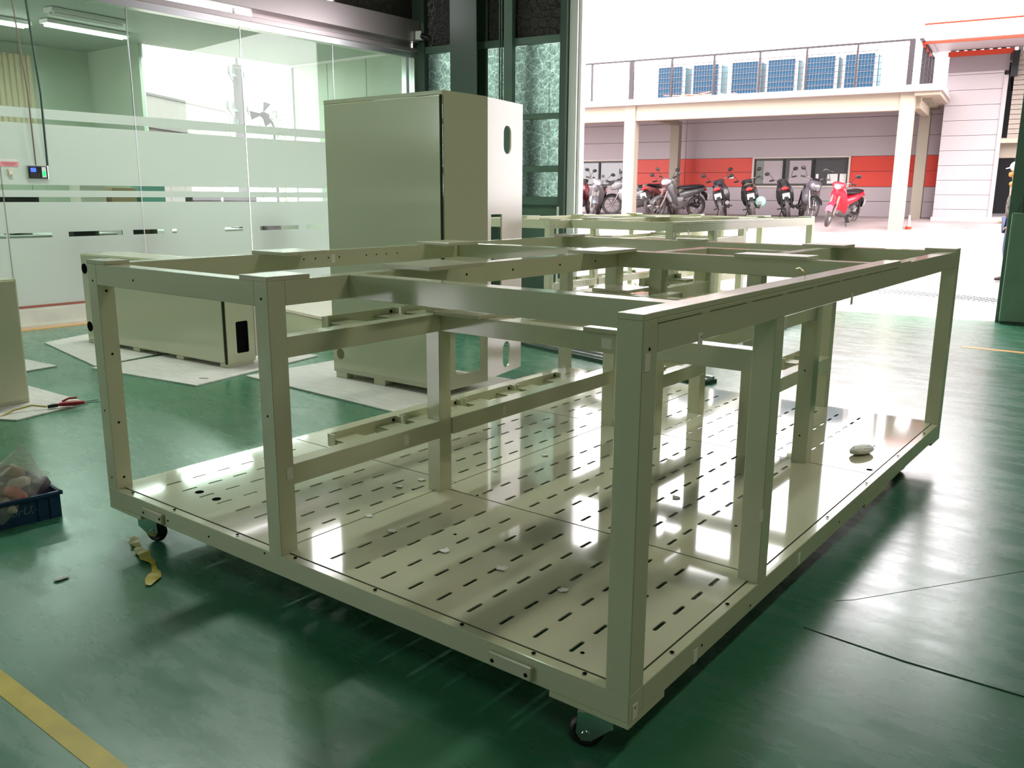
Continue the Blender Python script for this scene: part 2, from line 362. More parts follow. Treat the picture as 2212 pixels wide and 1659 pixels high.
def desk(x, y, ln, label):
    t = thing('desk', label, 'desk', (x, y, .17))
    box('top', WHITEP, (-.35, .35, -ln/2, ln/2, .70, .74), t)
    for sx in (-.3, .3):
        for sy in (-ln/2+.06, ln/2-.06): box('leg', ALU, (sx-.02, sx+.02, sy-.02, sy+.02, 0, .70), t)
    return t
desk(-10.0, 3.2, 1.5, 'white office desk behind the frosted glass, left one'); desk(-10.0, 5.55, 1.7, 'white office desk behind the frosted glass, right one')
def monitor(x, y, lab):
    t = thing('monitor', lab, 'monitor', (x, y, .91))
    box('screen', BLACK, (-.02, .02, -.27, .27, .12, .44), t); box('neck', BLACK, (-.03, 0, -.03, .03, 0, .14), t); box('base', BLACK, (-.1, .1, -.12, .12, 0, .012), t)
monitor(-10.05, 2.95, 'black monitor on the left office desk behind the glass'); monitor(-10.05, 5.45, 'black monitor on the right office desk, left of the pair'); monitor(-10.05, 6.05, 'black monitor on the right office desk, right of the pair')
def chair(x, y, lab):
    t = thing('office_chair', lab, 'chair', (x, y, .17))
    box('seat', BLACK, (-.24, .24, -.24, .24, .42, .5), t, .02); box('backrest', BLACK, (.2, .25, -.22, .22, .55, 1.05), t, .02)
    MB().cyl((0, 0, .08), (0, 0, .42), .03).build('column', BLACK, t); 
    b = MB()
    for i in range(5): b.tube([(0, 0, .09), (.27*math.cos(i*1.2566), .27*math.sin(i*1.2566), .04)], .02, 6)
    b.build('base', BLACK, t)
chair(-9.4, 3.25, 'black office chair at the left desk behind the glass'); chair(-9.4, 3.98, 'black office chair in the middle behind the glass'); chair(-9.4, 5.8, 'black office chair at the right desk behind the glass')
for i, (y, cc, z, h, lab) in enumerate([(4.9, CARD, 1.17, .3, 'brown cardboard box stacked on the low office cupboard'), (5.35, mat('teal_box', (.2, .45, .4), .6), 1.17, .33, 'teal box file on the low office cupboard'), (4.45, CREAMW, 1.17, .36, 'cream box on the low office cupboard')]):
    o = box('storage_box', cc, (-.15, .15, -.18, .18, 0, h), None, .004); o.location = (-11.3, y, z); tag(o, lab, 'box')
sb = thing('cupboard', 'low cream cupboard along the office window', 'cupboard', (-11.3, 4.9, .17))
box('body', CREAMW, (-.25, .25, -.8, .8, 0, 1.0), sb); 
for s in (-.4, .4): box('door', WHITEP, (.25, .265, s-.38, s+.38, .04, .96), sb)
# ---- on the partition
tm = thing('time_clock', 'black fingerprint time clock with a blue screen on the frosted glass', 'time clock', (-8.885, 2.72, 1.605), 0)
box('case', ALU, (-.005, .02, -.108, .108, -.072, .072), tm, .006); box('faceplate', BLACK, (.02, .026, -.095, .098, -.062, .062), tm, .002)
box('screen', mat('blue_screen', (.05, .12, .8), .3, emit=1.5), (.026, .028, -.075, -.02, .005, .048), tm, 0)
box('reader_panel', WHITEP, (.026, .029, .038, .082, -.05, .058), tm, .001)
box('reader_light', mat('green_light', (.02, .7, .2), .4, emit=1.2), (.029, .031, .045, .076, -.035, .018), tm, 0)
kp = MB()
for i in range(4):
    for jj in range(3): kp.box(.026, .028, -.078+i*.026, -.062+i*.026, -.05+jj*.016, -.04+jj*.016)
kp.build('keypad', mat('key_grey', (.06, .06, .065), .5), tm)
sg = thing('notice_sign', 'small pink notice strip with red lettering on the glass', 'sign', (-8.888, 2.45, 1.685))
box('paper', mat('pink_paper', (.8, .3, .33), .6), (0, .002, -.09, .09, -.024, .024), sg, 0)
tx = MB()
for i in range(15): tx.box(.002, .003, -.07+i*.009, -.064+i*.009, .004, .012)
for i in range(11): tx.box(.002, .003, -.05+i*.009, -.044+i*.009, -.014, -.007)
tx.build('lettering', mat('red_ink', (.45, .03, .05), .6), sg)
box('paper_top', mat('pale_paper', (.75, .72, .66), .6), (0, .002, -.09, .09, .026, .05), sg, 0)
sw = thing('wall_switch', 'small cream switch box under the pink notice', 'switch', (-8.888, 2.446, 1.60)); box('case', CURTAIN, (0, .02, -.022, .022, -.035, .035), sw, .003); box('rocker', WHITEP, (.02, .025, -.012, .012, -.018, .018), sw, .001)
for lab, y0, y1, x in (('thin brown cable hanging from above to the time clock, left of the two', 2.70, 2.60, -8.80), ('thicker dark cable hanging from above to the time clock, right of the two', 2.82, 2.74, -8.80)):
    o = MB().tube([(x, y1-.12, 6.4), (x, y1, 3.6), (x+.01, (y0+y1)/2+.02, 2.4), (x-.05, y0, 1.68)], .008 if 'thin' in lab else .012, 6).build('hanging_cable', mat('cable_brown', (.2, .15, .12), .6) if 'thin' in lab else STEELDK, None, smooth=60); tag(o, lab, 'cable')
cc = thing('security_camera', 'small white and black security camera at the end of the header beam', 'camera', (-8.70, 8.44, 3.69), .3)
box('mount', WHITEP, (-.04, .06, -.05, .05, 0, .12), cc, .005); MB().cyl((.06, -.02, .05), (.2, -.05, .0), .045, .042).build('body', BLACK, cc, smooth=40); MB().cyl((.2, -.05, 0), (.21, -.052, -.002), .03).build('lens', ZINC, cc, smooth=40)
# ---- floor items of the hall
fm = thing('floor_marking', 'long yellow painted line in the bottom left corner of the floor', 'floor marking'); box('line', YLINE, (-8.3, -.2, -.797, -.737, 0, .0015), fm, 0)
fm = thing('floor_marking', 'short orange-yellow painted line on the floor at the right edge', 'floor marking'); box('line', ORANGE, (-.66, 5, 7.41, 7.50, 0, .0015), fm, 0)
jn = tag(MB().tube([(.08, 1.02, .0), (.4, 1.0, .001), (.75, 1.01, .001), (3, 1.0, 0)], .0022, 4).tube([(.1, 1.28, 0), (.15, 1.33, 0), (.46, 1.79, 0), (.8, 2.3, 0)], .0012, 4).build('floor_joint', GAPM), kind='structure')
SHEETS = [  # white packing boards: corner polygons on the floor
 ('white packing board under the far left end of the lying cabinet', [(-7.5, 2.0), (-6.03, 1.74), (-6.16, 2.5), (-6.62, 3.0), (-7.9, 3.0)], 0),
 ('white packing board under the near end of the lying cabinet', [(-5.98, 1.68), (-4.74, 1.84), (-5.0, 3.21), (-6.1, 3.0)], 0),
 ('small corner of white board between the near cabinet and the lying one', [(-6.9, 1.5), (-6.28, 1.55), (-6.25, 1.30), (-6.9, 1.1)], 0),
 ('white packing board under the standing cabinet at the left edge', [(-4.83, 1.08), (-4.71, .57), (-5.6, .1), (-6.1, 1.05)], 0),
 ('grey-white packing board under the tall cabinet', [(-4.75, 2.28), (-2.85, 2.19), (-2.85, 3.5), (-4.70, 3.45)], 0),
 ('white board strip in front of the low box with round holes', [(-6.5, 3.05), (-5.75, 3.3), (-5.85, 3.75), (-6.6, 3.6)], 0)]
for lab, poly, z in SHEETS: tag(MB().prism(poly, 0, .012).build('packing_board', BOARD, None, .002), lab, 'board')
tr = thing('door_track', 'double metal sliding rail lying across the floor behind the frame', 'door track', (-4.35, 4.93, 0), -.255)
box('base_plate', STEELDK, (0, 2.6, -.02, .16, 0, .03), tr); box('rail', ALU, (0, 2.6, .10, .13, .03, .055), tr); box('rail', ALU, (0, 2.6, .03, .05, .03, .045), tr)
# grate
gr = thing('drain_grate', 'slotted steel drain grate across the ground outside the doorway', 'drain grate', (-4.62, 12.50, 0), -.235)
box('frame', ZINC, (0, 4.7, 0, .03, .0, .005), gr); box('frame', ZINC, (0, 4.7, .62, .66, .0, .005), gr); box('channel', HOLE, (0, 4.7, .03, .62, -.03, .001), gr, 0)
b0 = None
for i in range(57):
    if not b0: b0 = box('bar', WHITEP, (.0, .03, .03, .62, .001, .004), gr, 0); b = b0
    else: b = b0.copy(); C.objects.link(b)
    b.location = (.02+i*.082, 0, 0)
# ================================================================== STEEL FRAME
Z0 = .145; T = .068; W = 2.4565; Lg = 3.305
def caster(parent, x, y, a):
    c = bpy.data.objects.new('caster', None); C.objects.link(c); c.parent = parent; c.location = (x, y, 0); c.rotation_euler = (0, 0, a); c['label'] = 'black swivel wheel in a zinc fork'
    p = MB().box(-.055, .055, -.055, .055, .122, .1285); p.cyl((0, 0, .108), (0, 0, .122), .036, n=20)
    p.build('swivel_plate', ZINC, c, 0, smooth=30)
    f = MB()
    for s in (-1, 1):
        y0, y1 = s*.022, s*.026
        prof = [(-.045, .108), (.045, .108), (.045, .07), (-.01, .028), (-.035, .028), (-.05, .05)]
        f.add([(px-.012, y0, pz) for px, pz in prof]+[(px-.012, y1, pz) for px, pz in prof], [(0, 1, 2, 3, 4, 5), (11, 10, 9, 8, 7, 6)]+[(i, (i+1) % 6, 6+(i+1) % 6, 6+i) for i in range(6)])
    f.box(-.055, .033, -.026, .026, .104, .110); f.cyl((-.035, -.03, .048), (-.035, .03, .048), .012, n=12)
    f.build('fork', ZINC, c, .001, smooth=30)
    wv = MB(); wv.cyl((-.035, -.017, .048), (-.035, .017, .048), .030, n=20); wv.torus((-.035, 0, .048), .034, .014, n=28, m=8, wide=1.15)
    wv.build('wheel', RUBBER, c, smooth=50)
    return c
def slot_panel(parent, x0, x1, y0, y1, sx, nx, sy, ny, pit=.119, ln=.067, wd=.0135, z=Z0+.075, th=.004, skip=()):
    mb = MB(); gx0 = sx-pit/2; gx1 = gx0+nx*pit; gy0 = sy-.026; gy1 = gy0+ny*pit
    for a in ((x0, x1, y0, gy0), (x0, x1, gy1, y1), (x0, gx0, gy0, gy1), (gx1, x1, gy0, gy1)):
        if a[1]-a[0] > 1e-4 and a[3]-a[2] > 1e-4: mb.add([(a[0], a[2], z), (a[1], a[2], z), (a[1], a[3], z), (a[0], a[3], z)], [(0, 1, 2, 3)])
    for i in range(nx):
        for jj in range(ny):
            cx0 = gx0+i*pit; cy0 = gy0+jj*pit; X = cx0+pit/2; Y = cy0+.026
            if (i, jj) in skip:
                mb.add([(cx0, cy0, z), (cx0+pit, cy0, z), (cx0+pit, cy0+pit, z), (cx0, cy0+pit, z)], [(0, 1, 2, 3)]); continue
            h = wd/2
            ins = [(X, Y), (X+h*.75, Y+h*.25), (X+h, Y+h), (X+h, Y+ln-h), (X+h*.75, Y+ln-h*.25), (X, Y+ln), (X-h*.75, Y+ln-h*.25), (X-h, Y+ln-h), (X-h, Y+h), (X-h*.75, Y+h*.25)]
            out = [(X, cy0), (cx0+pit*.85, cy0), (cx0+pit, cy0), (cx0+pit, cy0+pit), (cx0+pit*.85, cy0+pit), (X, cy0+pit), (cx0+pit*.15, cy0+pit), (cx0, cy0+pit), (cx0, cy0), (cx0+pit*.15, cy0)]
            n = 10
            mb.add([(a, b, z) for a, b in out]+[(a, b, z) for a, b in ins]+[(a, b, z-th) for a, b in ins],
                   [(q, (q+1) % n, n+(q+1) % n, n+q) for q in range(n)]+[(n+q, n+(q+1) % n, 2*n+(q+1) % n, 2*n+q) for q in range(n)])
    # rim down
    mb.add([(x0, y0, z), (x1, y0, z), (x1, y1, z), (x0, y1, z), (x0, y0, z-th), (x1, y0, z-th), (x1, y1, z-th), (x0, y1, z-th)], [(0, 1, 5, 4), (1, 2, 6, 5), (2, 3, 7, 6), (3, 0, 4, 7)])
    return mb.build('deck_panel', DECKP, parent)
def make_frame():
    t = thing('steel_frame', 'large cream steel machine frame on casters in the foreground with slotted deck', 'machine frame')
    def bar(name, x0, x1, y0, y1, z0, z1, mt=PAINT, bv=.0018): return box(name, mt, (x0, x1, y0, y1, z0+Z0, z1+Z0), t, bv)
    # bottom rails and feet
    bar('bottom_rail', -W, 0, 0, T, 0, .072); bar('bottom_rail', -W, 0, Lg-T, Lg, 0, .072)
    bar('bottom_rail', -T, 0, T, Lg-T, 0, .072); bar('bottom_rail', -W, -W+T, T, Lg-T, 0, .072)
    for x0, x1, y0, y1 in ((-.235, 0, 0, .185), (-W, -W+.235, 0, .185), (-.235, 0, Lg-.185, Lg), (-W, -W+.235, Lg-.185, Lg), (-.1, 0, 1.95, 2.3)): bar('foot_plate', x0, x1, y0, y1, -.016, 0, PAINT, 0)
    for x in (-1.36, -.70, -1.9): bar('deck_bearer', x-.03, x+.03, T, Lg-T, .0, .05, PAINT, 0)
    for x0, x1 in ((-.43, -.285), (-2.19, -2.045)): bar('side_block', x0, x1, -.012, .001, .008, .05, PLATE, .003)
    # posts
    P = [(-T, 0, 0, T, .072, .985), (-W, -W+T, 0, T, .072, .985), (-T, 0, Lg-T, Lg, .072, .985), (-W, -W+T, Lg-T, Lg, .072, .985),
         (-1.395, -1.327, 0, T, .072, .985), (-1.411, -1.343, .80, .868, .07, .905), (-T, 0, .79, .858, .07, .905), (-1.40, -1.332, 2.11, 2.178, .07, .905),
         (-1.142, -1.074, 2.10, 2.168, .07, .905), (-.642, -.574, 2.10, 2.168, .07, .905), (-.381, -.313, 2.11, 2.178, .07, .905), (-1.165, -1.097, 2.64, 2.708, .07, .905), (-.67, -.602, 3.237, 3.305, .07, .905)]
    for a in P: bar('post', *a)
    # top rails
    zt0, zt1 = .905, .985
    R_ = [(-W, -W+T, T, Lg-T), (-W+T, -1.395, 0, T), (-1.395, -1.327, T, 2.178), (-T, 0, T, Lg-T), (-W+T, -T, Lg-T, Lg)]
    for a in R_: bar('top_rail', *a, zt0, zt1)
    X_ = [(-1.327, -T, .335, .402), (-W+T, -1.395, 2.11, 2.178), (-1.327, -T, 2.11, 2.178), (-1.165, -.67, 2.64, 2.708)]
    for a in X_: bar('cross_beam', *a, zt0, zt1)
    bar('cross_beam', -1.165, -1.097, 2.178, 2.64, zt0, zt1); bar('cross_beam', -.67, -.602, 2.178, Lg-T, zt0, zt1)
    # mounting plates on top
    PL = [(-T, 0, 0, 2.13, 0), (-W, -W+.14, 0, .10, 0), (-1.47, -1.327, 0, .17, 0), (-W, -2.22, .76, 1.0, 0), (-W, -2.22, 1.84, 2.09, 0), (-W, -2.30, 3.16, Lg, 0),
          (-1.40, -1.165, .565, .86, .006), (-1.42, -1.225, 1.80, 2.12, 0), (-.705, -.37, 2.085, 2.24, 0), (-.76, -.53, 3.12, Lg, 0), (-.15, 0, 3.2, Lg, 0), (-1.56, -1.40, 3.2, Lg, 0)]
    for x0, x1, y0, y1, dz in PL: bar('mounting_plate', x0, x1, y0, y1, .985+dz, 1.0+dz, PLATE if x1-x0 > .1 else PAINT, .0015)
    bar('mounting_plate', -T, 0, 2.13, 2.30, .985, .9905, PAINT, .001)
    # long weld slits on the right beam
    for y in (.062, .334, .60, .86, 1.12, 1.38, 1.64, 1.88): bar('weld_seam', -.0002, .0005, y, y+.225, .9732, .9746, GAPM, 0)
    # mid level and lower beams
    bar('middle_beam', -1.401, -1.333, T, .80, .735, .803); bar('middle_beam', -1.343, -T, .80, .868, .735, .803)
    bar('middle_beam', -1.401, -1.333, .868, 2.11, .735, .803); bar('middle_beam', -.381, -.313, .868, 2.11, .735, .803); bar('middle_beam', -1.03, -.962, .868, 2.11, .735, .803)
    bar('middle_beam', -1.142, -1.074, 2.168, 2.64, .745, .812); bar('middle_beam', -1.333, -.381, 1.83, 1.898, .735, .803)
    bar('lower_beam', -1.401, -1.333, T, .80, .305, .375); bar('lower_beam', -1.401, -1.333, .868, 2.11, .305, .375)
    bar('lower_beam', -1.142, -1.074, 2.168, 2.64, .305, .375); bar('lower_beam', -.655, -.587, 2.168, 3.237, .30, .372)
    for x0, x1, y0, y1 in ((-1.335, -1.11, .76, .96), (-.67, -.30, .79, .965), (-1.33, -1.13, 1.88, 2.12)): bar('mounting_plate', x0, x1, y0, y1, .803, .818, PLATE, .0015)
    # bolted brackets: strip + webs reaching back to the beam
    def bracket(xs, xb, y0, y1, zt):
        mb = MB(); s = 1 if xb > xs else -1
        mb.box(xs-.003, xs+.003, y0, y1, zt-.046+Z0, zt+Z0)
        for a, b in ((y0, y0+.008), (y1-.008, y1)): mb.box(min(xs, xs+s*.03), max(xs, xs+s*.03), a, b, zt-.046+Z0, zt+Z0)
        for a, b in ((y0+.012, y0+.12), (y1-.11, y1-.012)):
            mb.box(min(xs, xb), max(xs, xb), a, b, zt-.026+Z0, zt-.022+Z0)
            mb.box(min(xs, xb), max(xs, xb), a, a+.004, zt-.065+Z0, zt-.024+Z0); mb.box(min(xs, xb), max(xs, xb), b-.004, b, zt-.065+Z0, zt-.024+Z0)
        o = mb.build('cable_bracket', PAINT, t)
        bh = MB()
        for yy in (y0+.018, y1-.018): bh.cyl((xs+.0025, yy, zt-.014+Z0), (xs+.0042, yy, zt-.014+Z0), .0065, n=10)
        bh.build('bolt_hole', HOLE, o)
    for y0, y1 in ((.357, .713), (.735, 1.07)): bracket(-1.50, -1.401, y0, y1, .824)
    for y0, y1 in ((.352, .70), (.722, 1.07), (1.09, 1.445), (1.465, 1.815)): bracket(-1.488, -1.401, y0, y1, .392)
    bracket(-1.25, -1.142, 2.2, 2.6, .845); bracket(-1.25, -1.142, 2.2, 2.6, .41); bracket(-.745, -.655, 2.86, 3.2, .40)
    # deck
    R0 = -.035
    slot_panel(t, -1.370, R0, .036, .843, -1.182, 10, .085, 6)
    slot_panel(t, -1.370, R0, .851, 2.135, -1.197, 8, .887, 10)
    slot_panel(t, -1.370, R0, 2.143, 3.27, -1.201, 8, 2.228, 8)
    slot_panel(t, -2.421, -1.377, .036, .926, -2.281, 8, .153, 6)
    slot_panel(t, -2.421, -1.377, .933, 2.135, -2.281, 8, 1.03, 9)
    slot_panel(t, -2.421, -1.377, 2.143, 3.27, -2.281, 8, 2.228, 8)
    for b in ((-1.370, R0, .8435, .8505), (-1.370, R0, 2.1355, 2.1425), (-1.3765, -1.3705, .036, 3.27), (-2.421, -1.377, .9265, .9325), (-2.421, -1.377, 2.1355, 2.1425)): bar('deck_seam_edge_shade', *b, .062, .0702, GAPM, 0)
    for b in ((-2.421, R0, .0325, .0358), (R0+.0002, R0+.0035, .0325, 3.27)): bar('deck_seam_edge_shade', *b, .070, .0726, GAPM, 0)  # border strips: the deck edge's shadow painted as dark lines
    # round bolt holes, all joined
    bh = MB()
    def hx(y, z, r_=.004, x=0): bh.cyl((x-.001, y, z+Z0), (x+.0012, y, z+Z0), r_, n=8)
    def hy(x, z, r_=.004, y=0): bh.cyl((x, y+.001, z+Z0), (x, y-.0012, z+Z0), r_, n=8)
    def hz(x, y, z=.076, r_=.006): bh.cyl((x, y, z-.001+Z0), (x, y, z+.0006+Z0), r_, n=10)
    for x, z in ((-.416, .026), (-.303, .024)): hy(x, z, .006, -.012)
    for x, z in ((-2.175, .03), (-2.06, .03)): hy(x, z, .005, -.012)
    for x, z in ((-2.02, .03), (-1.42, .06), (-1.75, .035), (-2.42, .92), (-2.12, .94), (-1.36, .93), (-1.36, .55), (-2.42, .12), (-2.425, .4)): hy(x, z)
    for y, z in ((.03, .92), (.29, .915), (.03, .03), (.74, .02), (1.6, .03), (.40, .035)): hx(y, z)
    for y in (.15, .22, .3, .37): hx(y+.85, .95, .004, -W+T)
    for y in (.5, .57, .64, .72): hx(y+.9, .95, .004, -W+T)
    for y in (.62, .95, 1.25, 1.6, 1.9): hx(y, .945, .005, -1.327)
    for z in (.12, .35, .63, .88): hx(.034, z, .005, -W+T)
    for z in (.2, .5, .75): hy(-.35, z, .004, 2.11)
    for x in (-.9, -.55, -.3, -.14, -1.28, -1.6, -2.0, -2.3): hz(x, .019)
    for y in (.25, .6, 1.5, 2.0, 2.5, 3.0): hz(-.016, y)
    for x, y in ((-1.0, .5), (-.5, .86), (-.2, .1), (-.25, 1.2), (-.15, 2.6), (-1.2, .86), (-1.45, .75), (-.06, 2.2)): hz(x, y, .0755, .006 if x < -.1 else .014)
    for x, y in ((-2.10, .19), (-1.975, .185)): hz(x, y, .0755, .018)
    tag(bh.build('bolt_holes', HOLE, t), kind='stuff')
    # masking tape patches
    tp = MB()
    def tx_(y, z, a, x=0): tp.box(x, x+.0012, y-.012, y+.012, z+Z0-.02, z+Z0+.02)
    for y, z in ((.022, .89), (.285, .905), (.86, .885), (1.5, .9), (.03, .02), (.36, .02), (1.16, .03)): tx_(y, z, 0)
    for y, z, x in ((1.18, .945, -W+T), (.05, .35, -1.327), (.6, .34, -1.333), (1.2, .34, -1.333), (.78, .30, 0)): tx_(y, z, 0, x)
    tp.box(-.60, -.56, .7988, .80, .75+Z0, .785+Z0)
    tag(tp.build('tape_patches', TAPE, t), kind='stuff')
    caster(t, -.115, .062, math.radians(27)); caster(t, -2.30, .075, math.radians(200)); caster(t, -.10, 3.02, math.radians(60)); caster(t, -2.30, 3.15, .4)
    return t
fr = make_frame()
f2 = dup(fr); f2.location = (-2.616, 5.177, .035); f2.rotation_euler = (0, 0, -.0313)
f2['label'] = 'second cream steel machine frame standing farther back in the open doorway'
for ch in f2.children:
    if ch.name.startswith('caster'): ch.location.z = -.035
fr['group'] = f2['group'] = 'cream steel machine frames'
# scraps on the deck
SCR = [('torn scrap of white tape on the deck, nearest the middle front post', -1.196, .379, .03), ('small white scrap on the deck seam right of the middle front post', -1.366, .43, .022), ('pale scrap on the left deck panel beside the inner post', -1.505, .86, .03),
 ('pale scrap on the left deck panel in front of the inner post', -1.515, .735, .028), ('small white scrap over a slot left of the deck centre', -.929, .364, .03), ('crinkled clear scrap in the middle of the front deck panel', -.687, .377, .035),
 ('curled white scrap nearest the front corner post', -.447, .369, .03), ('grey square scrap on the second deck panel', -.557, 1.331, .03), ('white scrap on the deck behind the inner post, farther one', -1.30, 1.47, .03), ('white scrap on the deck behind the inner post, nearer one', -1.339, 1.149, .028)]
for lab, x, y, s in SCR:
    a = random.random()*3; q = MB(); n = 5
    q.add([(s*(.5+.25*random.random())*math.cos(a+i*1.257), s*(.5+.25*random.random())*math.sin(a+i*1.257), .0015+.006*random.random()) for i in range(n)]+[(0, 0, .001)], [(i, (i+1) % n, n) for i in range(n)])
    q.add([(x_, y_, z_-.001) for x_, y_, z_ in q.v[:5]], [(0, 1, 2, 3, 4)])
    o = q.build('paper_scrap', PAPER); o.location = (x, y, .2205); tag(o, lab, 'paper scrap')
def crumple(name, lab, cat, loc, sc, mt, seed, zs=1):
    rd = random.Random(seed); bm = bmesh.new(); bmesh.ops.create_icosphere(bm, subdivisions=3, radius=1)
    ks = [Vector((rd.uniform(-1, 1), rd.uniform(-1, 1), rd.uniform(-1, 1))).normalized() for _ in range(18)]
    for v in bm.verts:
        f = 1+.22*sum(abs(v.co.dot(q)) for q in ks[:9])/9-.35*max(v.co.dot(q) for q in ks)
        v.co = v.co*f*(1+rd.uniform(-.05, .05))
    me = bpy.data.meshes.new(name); 
    for v in bm.verts: v.co = Vector((v.co.x*sc[0], v.co.y*sc[1], v.co.z*sc[2]))
    zmin = min(v.co.z for v in bm.verts)
    for v in bm.verts: v.co.z -= zmin
    bm.to_mesh(me); bm.free(); me.materials.append(mt)
    o = bpy.data.objects.new(name, me); C.objects.link(o); o.location = loc; return tag(o, lab, cat)
o = crumple('crumpled_paper', 'crumpled white paper lying on the far right of the deck', 'paper', (-.16, 2.43, .2205), (.05, .10, .026), PAPER, 3)
o.rotation_euler = (0, 0, -.3)
def ribbon(name, lab, cat, pts, wd, mt, twist=0):
    P = [Vector(p) for p in pts]; mb = MB(); vs = []
    for i, p in enumerate(P):
        t = (P[min(i+1, len(P)-1)]-P[max(0, i-1)]).normalized(); a = t.cross(Vector((0, 0, 1))).normalized()
        q = wd[i] if isinstance(wd, list) else wd; tw = .5*math.sin(i*1.9)*twist
        o_ = a*q*math.cos(tw)+Vector((0, 0, abs(q*math.sin(tw)))); vs += [p-a*q*math.cos(tw), p+o_]
    mb.add(vs, [(2*i, 2*i+1, 2*i+3, 2*i+2) for i in range(len(P)-1)])
    o = mb.build(name, mt, None, 0, smooth=60)
    md = o.modifiers.new('thick', 'SOLIDIFY'); md.thickness = .0012; md.offset = 1
    return tag(o, lab, cat)
_p = [(-2.37, .03), (-2.33, .025), (-2.29, .0), (-2.25, -.002), (-2.23, -.015), (-2.19, -.02), (-2.15, -.035), (-2.11, -.055), (-2.07, -.05), (-2.04, -.062), (-2.0, -.082), (-1.97, -.09), (-1.95, -.11), (-1.93, -.135), (-1.90, -.165)]
_w = [.012, .02, .018, .012, .022, .026, .024, .022, .012, .008, .010, .016, .026, .022, .010]; _q = random.Random(12)
o = ribbon('tape_strip', 'crinkled yellow tape strip on the floor by the left front caster', 'tape', [(x, y, .003+.011*_q.random()) for x, y in _p], _w, YTAPE, .9)
for f_ in o.data.polygons: f_.use_smooth = False
ribbon('tape_strip', 'tiny yellow tape tab stuck on the top right beam', 'tape', [(-.045, 1.13, 1.1455), (-.05, 1.128, 1.16), (-.062, 1.126, 1.172), (-.07, 1.12, 1.168)], .013, YTAPE, .6)
crumple('plastic_scrap', 'shiny white plastic scrap on the green floor at the left', 'plastic scrap', (-2.208, -.331, 0), (.018, .035, .006), PAPER, 5)
# ================================================================== CABINETS
# tall cabinet standing behind the frame
tc = thing('tall_cabinet', 'tall cream steel cabinet standing on a board behind the frame, rear door open', 'cabinet', (-3.03, 2.705, .012), 0)
Wc, Dc, Hc = 1.16, .455, 2.05
box('front_door', PAINT, (-Wc+.012, -.016, -.02, 0, .075, Hc-.03), tc, .004)
fmb = MB().box(-Wc, 0, -.012, Dc, .045, .075).box(-Wc, 0, -.014, Dc, Hc-.025, Hc).box(-Wc, -Wc+.012, -.012, Dc, .075, Hc-.025).box(-Wc, -Wc+.04, Dc-.02, Dc, .075, Hc-.025).box(-.04, 0, Dc-.02, Dc, .075, Hc-.025)
fmb.build('shell', PAINT, tc)
# side wall with the big rounded opening
def wall_hole(name, mt, parent, x, y0, y1, z0, z1, holes, th=.006):
    """plate in the y-z plane at x with rectangular/obround holes [(yc, zc, hy, hz, rounding)]"""
    ys = sorted({y0, y1}|{h[0]-h[2] for h in holes}|{h[0]+h[2] for h in holes}); zs = sorted({z0, z1}|{h[1]-h[3] for h in holes}|{h[1]+h[3] for h in holes})
    mb = MB()
    for a, b in zip(ys[:-1], ys[1:]):
        for c_, d_ in zip(zs[:-1], zs[1:]):
            ym, zm = (a+b)/2, (c_+d_)/2
            if any(abs(ym-h[0]) < h[2] and abs(zm-h[1]) < h[3] for h in holes): continue
            mb.box(x-th, x, a, b, c_, d_)
    for yc, zc, hy, hz, rr in holes:   # rounded corners: fill each corner with a fan
        if rr <= 0: continue
        for sy in (-1, 1):
            for sz in (-1, 1):
                cy_, cz_ = yc+sy*hy, zc+sz*hz; oy, oz = cy_-sy*rr, cz_-sz*rr
                arc = [(oy+sy*rr*math.cos(q*PI/12), oz+sz*rr*math.sin(q*PI/12)) for q in range(7)]
                pts = [(cy_, cz_)]+arc; n = len(pts)
                mb.add([(x, p[0], p[1]) for p in pts]+[(x-th, p[0], p[1]) for p in pts], [tuple(range(n)), tuple(range(n, 2*n))[::-1]]+[(i, (i+1) % n, n+(i+1) % n, n+i) for i in range(n)])
    return mb.build(name, mt, parent)
wall_hole('side_wall', PAINT, tc, 0, 0, Dc-.02, .075, Hc-.025, [(.235, .33, .135, .19, .03)])
wall_hole('side_wall', PAINT, tc, -Wc+.02, 0, Dc-.02, .075, Hc-.025, [(.235, .33, .135, .19, .03)])
box('front_lip', GAPM, (-.0155, -.0125, -.0205, 0, .075, Hc-.03), tc, 0)
MB().cyl((-Wc+.09, -.0205, .19), (-Wc+.09, -.0195, .19), .042, n=20).build('cable_hole', mat('hole_olive', (.2, .19, .06), .5), tc)
for x in (-Wc+.02, -.72, -.16): box('foot', PAINT, (x, x+.12, -.01, .06, 0, .045), tc, .002)
MB().torus((-.22, -.016, Hc-.045), .012, .003, n=14, m=6).torus((-.85, -.016, Hc-.05), .012, .003, n=14, m=6).build('lifting_ring', ZINC, tc, smooth=50)
rd_ = bpy.data.objects.new('rear_door', None); C.objects.link(rd_); rd_.parent = tc; rd_.location = (-.02, .475, 0); rd_.rotation_euler = (0, 0, math.radians(11)); rd_['label'] = 'pale open rear door with an oblong hole'
wall_hole('door_leaf', PAINTP, rd_, 0, 0, .56, .05, 2.05, [(.31, 1.78, .06, .10, .055), (.31, .19, .06, .10, .055), (.14, .96, .085, .29, .0)], .012)
box('door_edge', GAPM, (-.02, -.002, -.022, 0, .05, 2.05), rd_, 0)
box('notch_liner', PAINT, (-.16, -.15, .04, .26, .66, 1.26), rd_, 0); box('red_tag', mat('red_paint', (.4, .02, .02), .4), (-.15, -.12, .08, .14, .80, .98), rd_, .01)
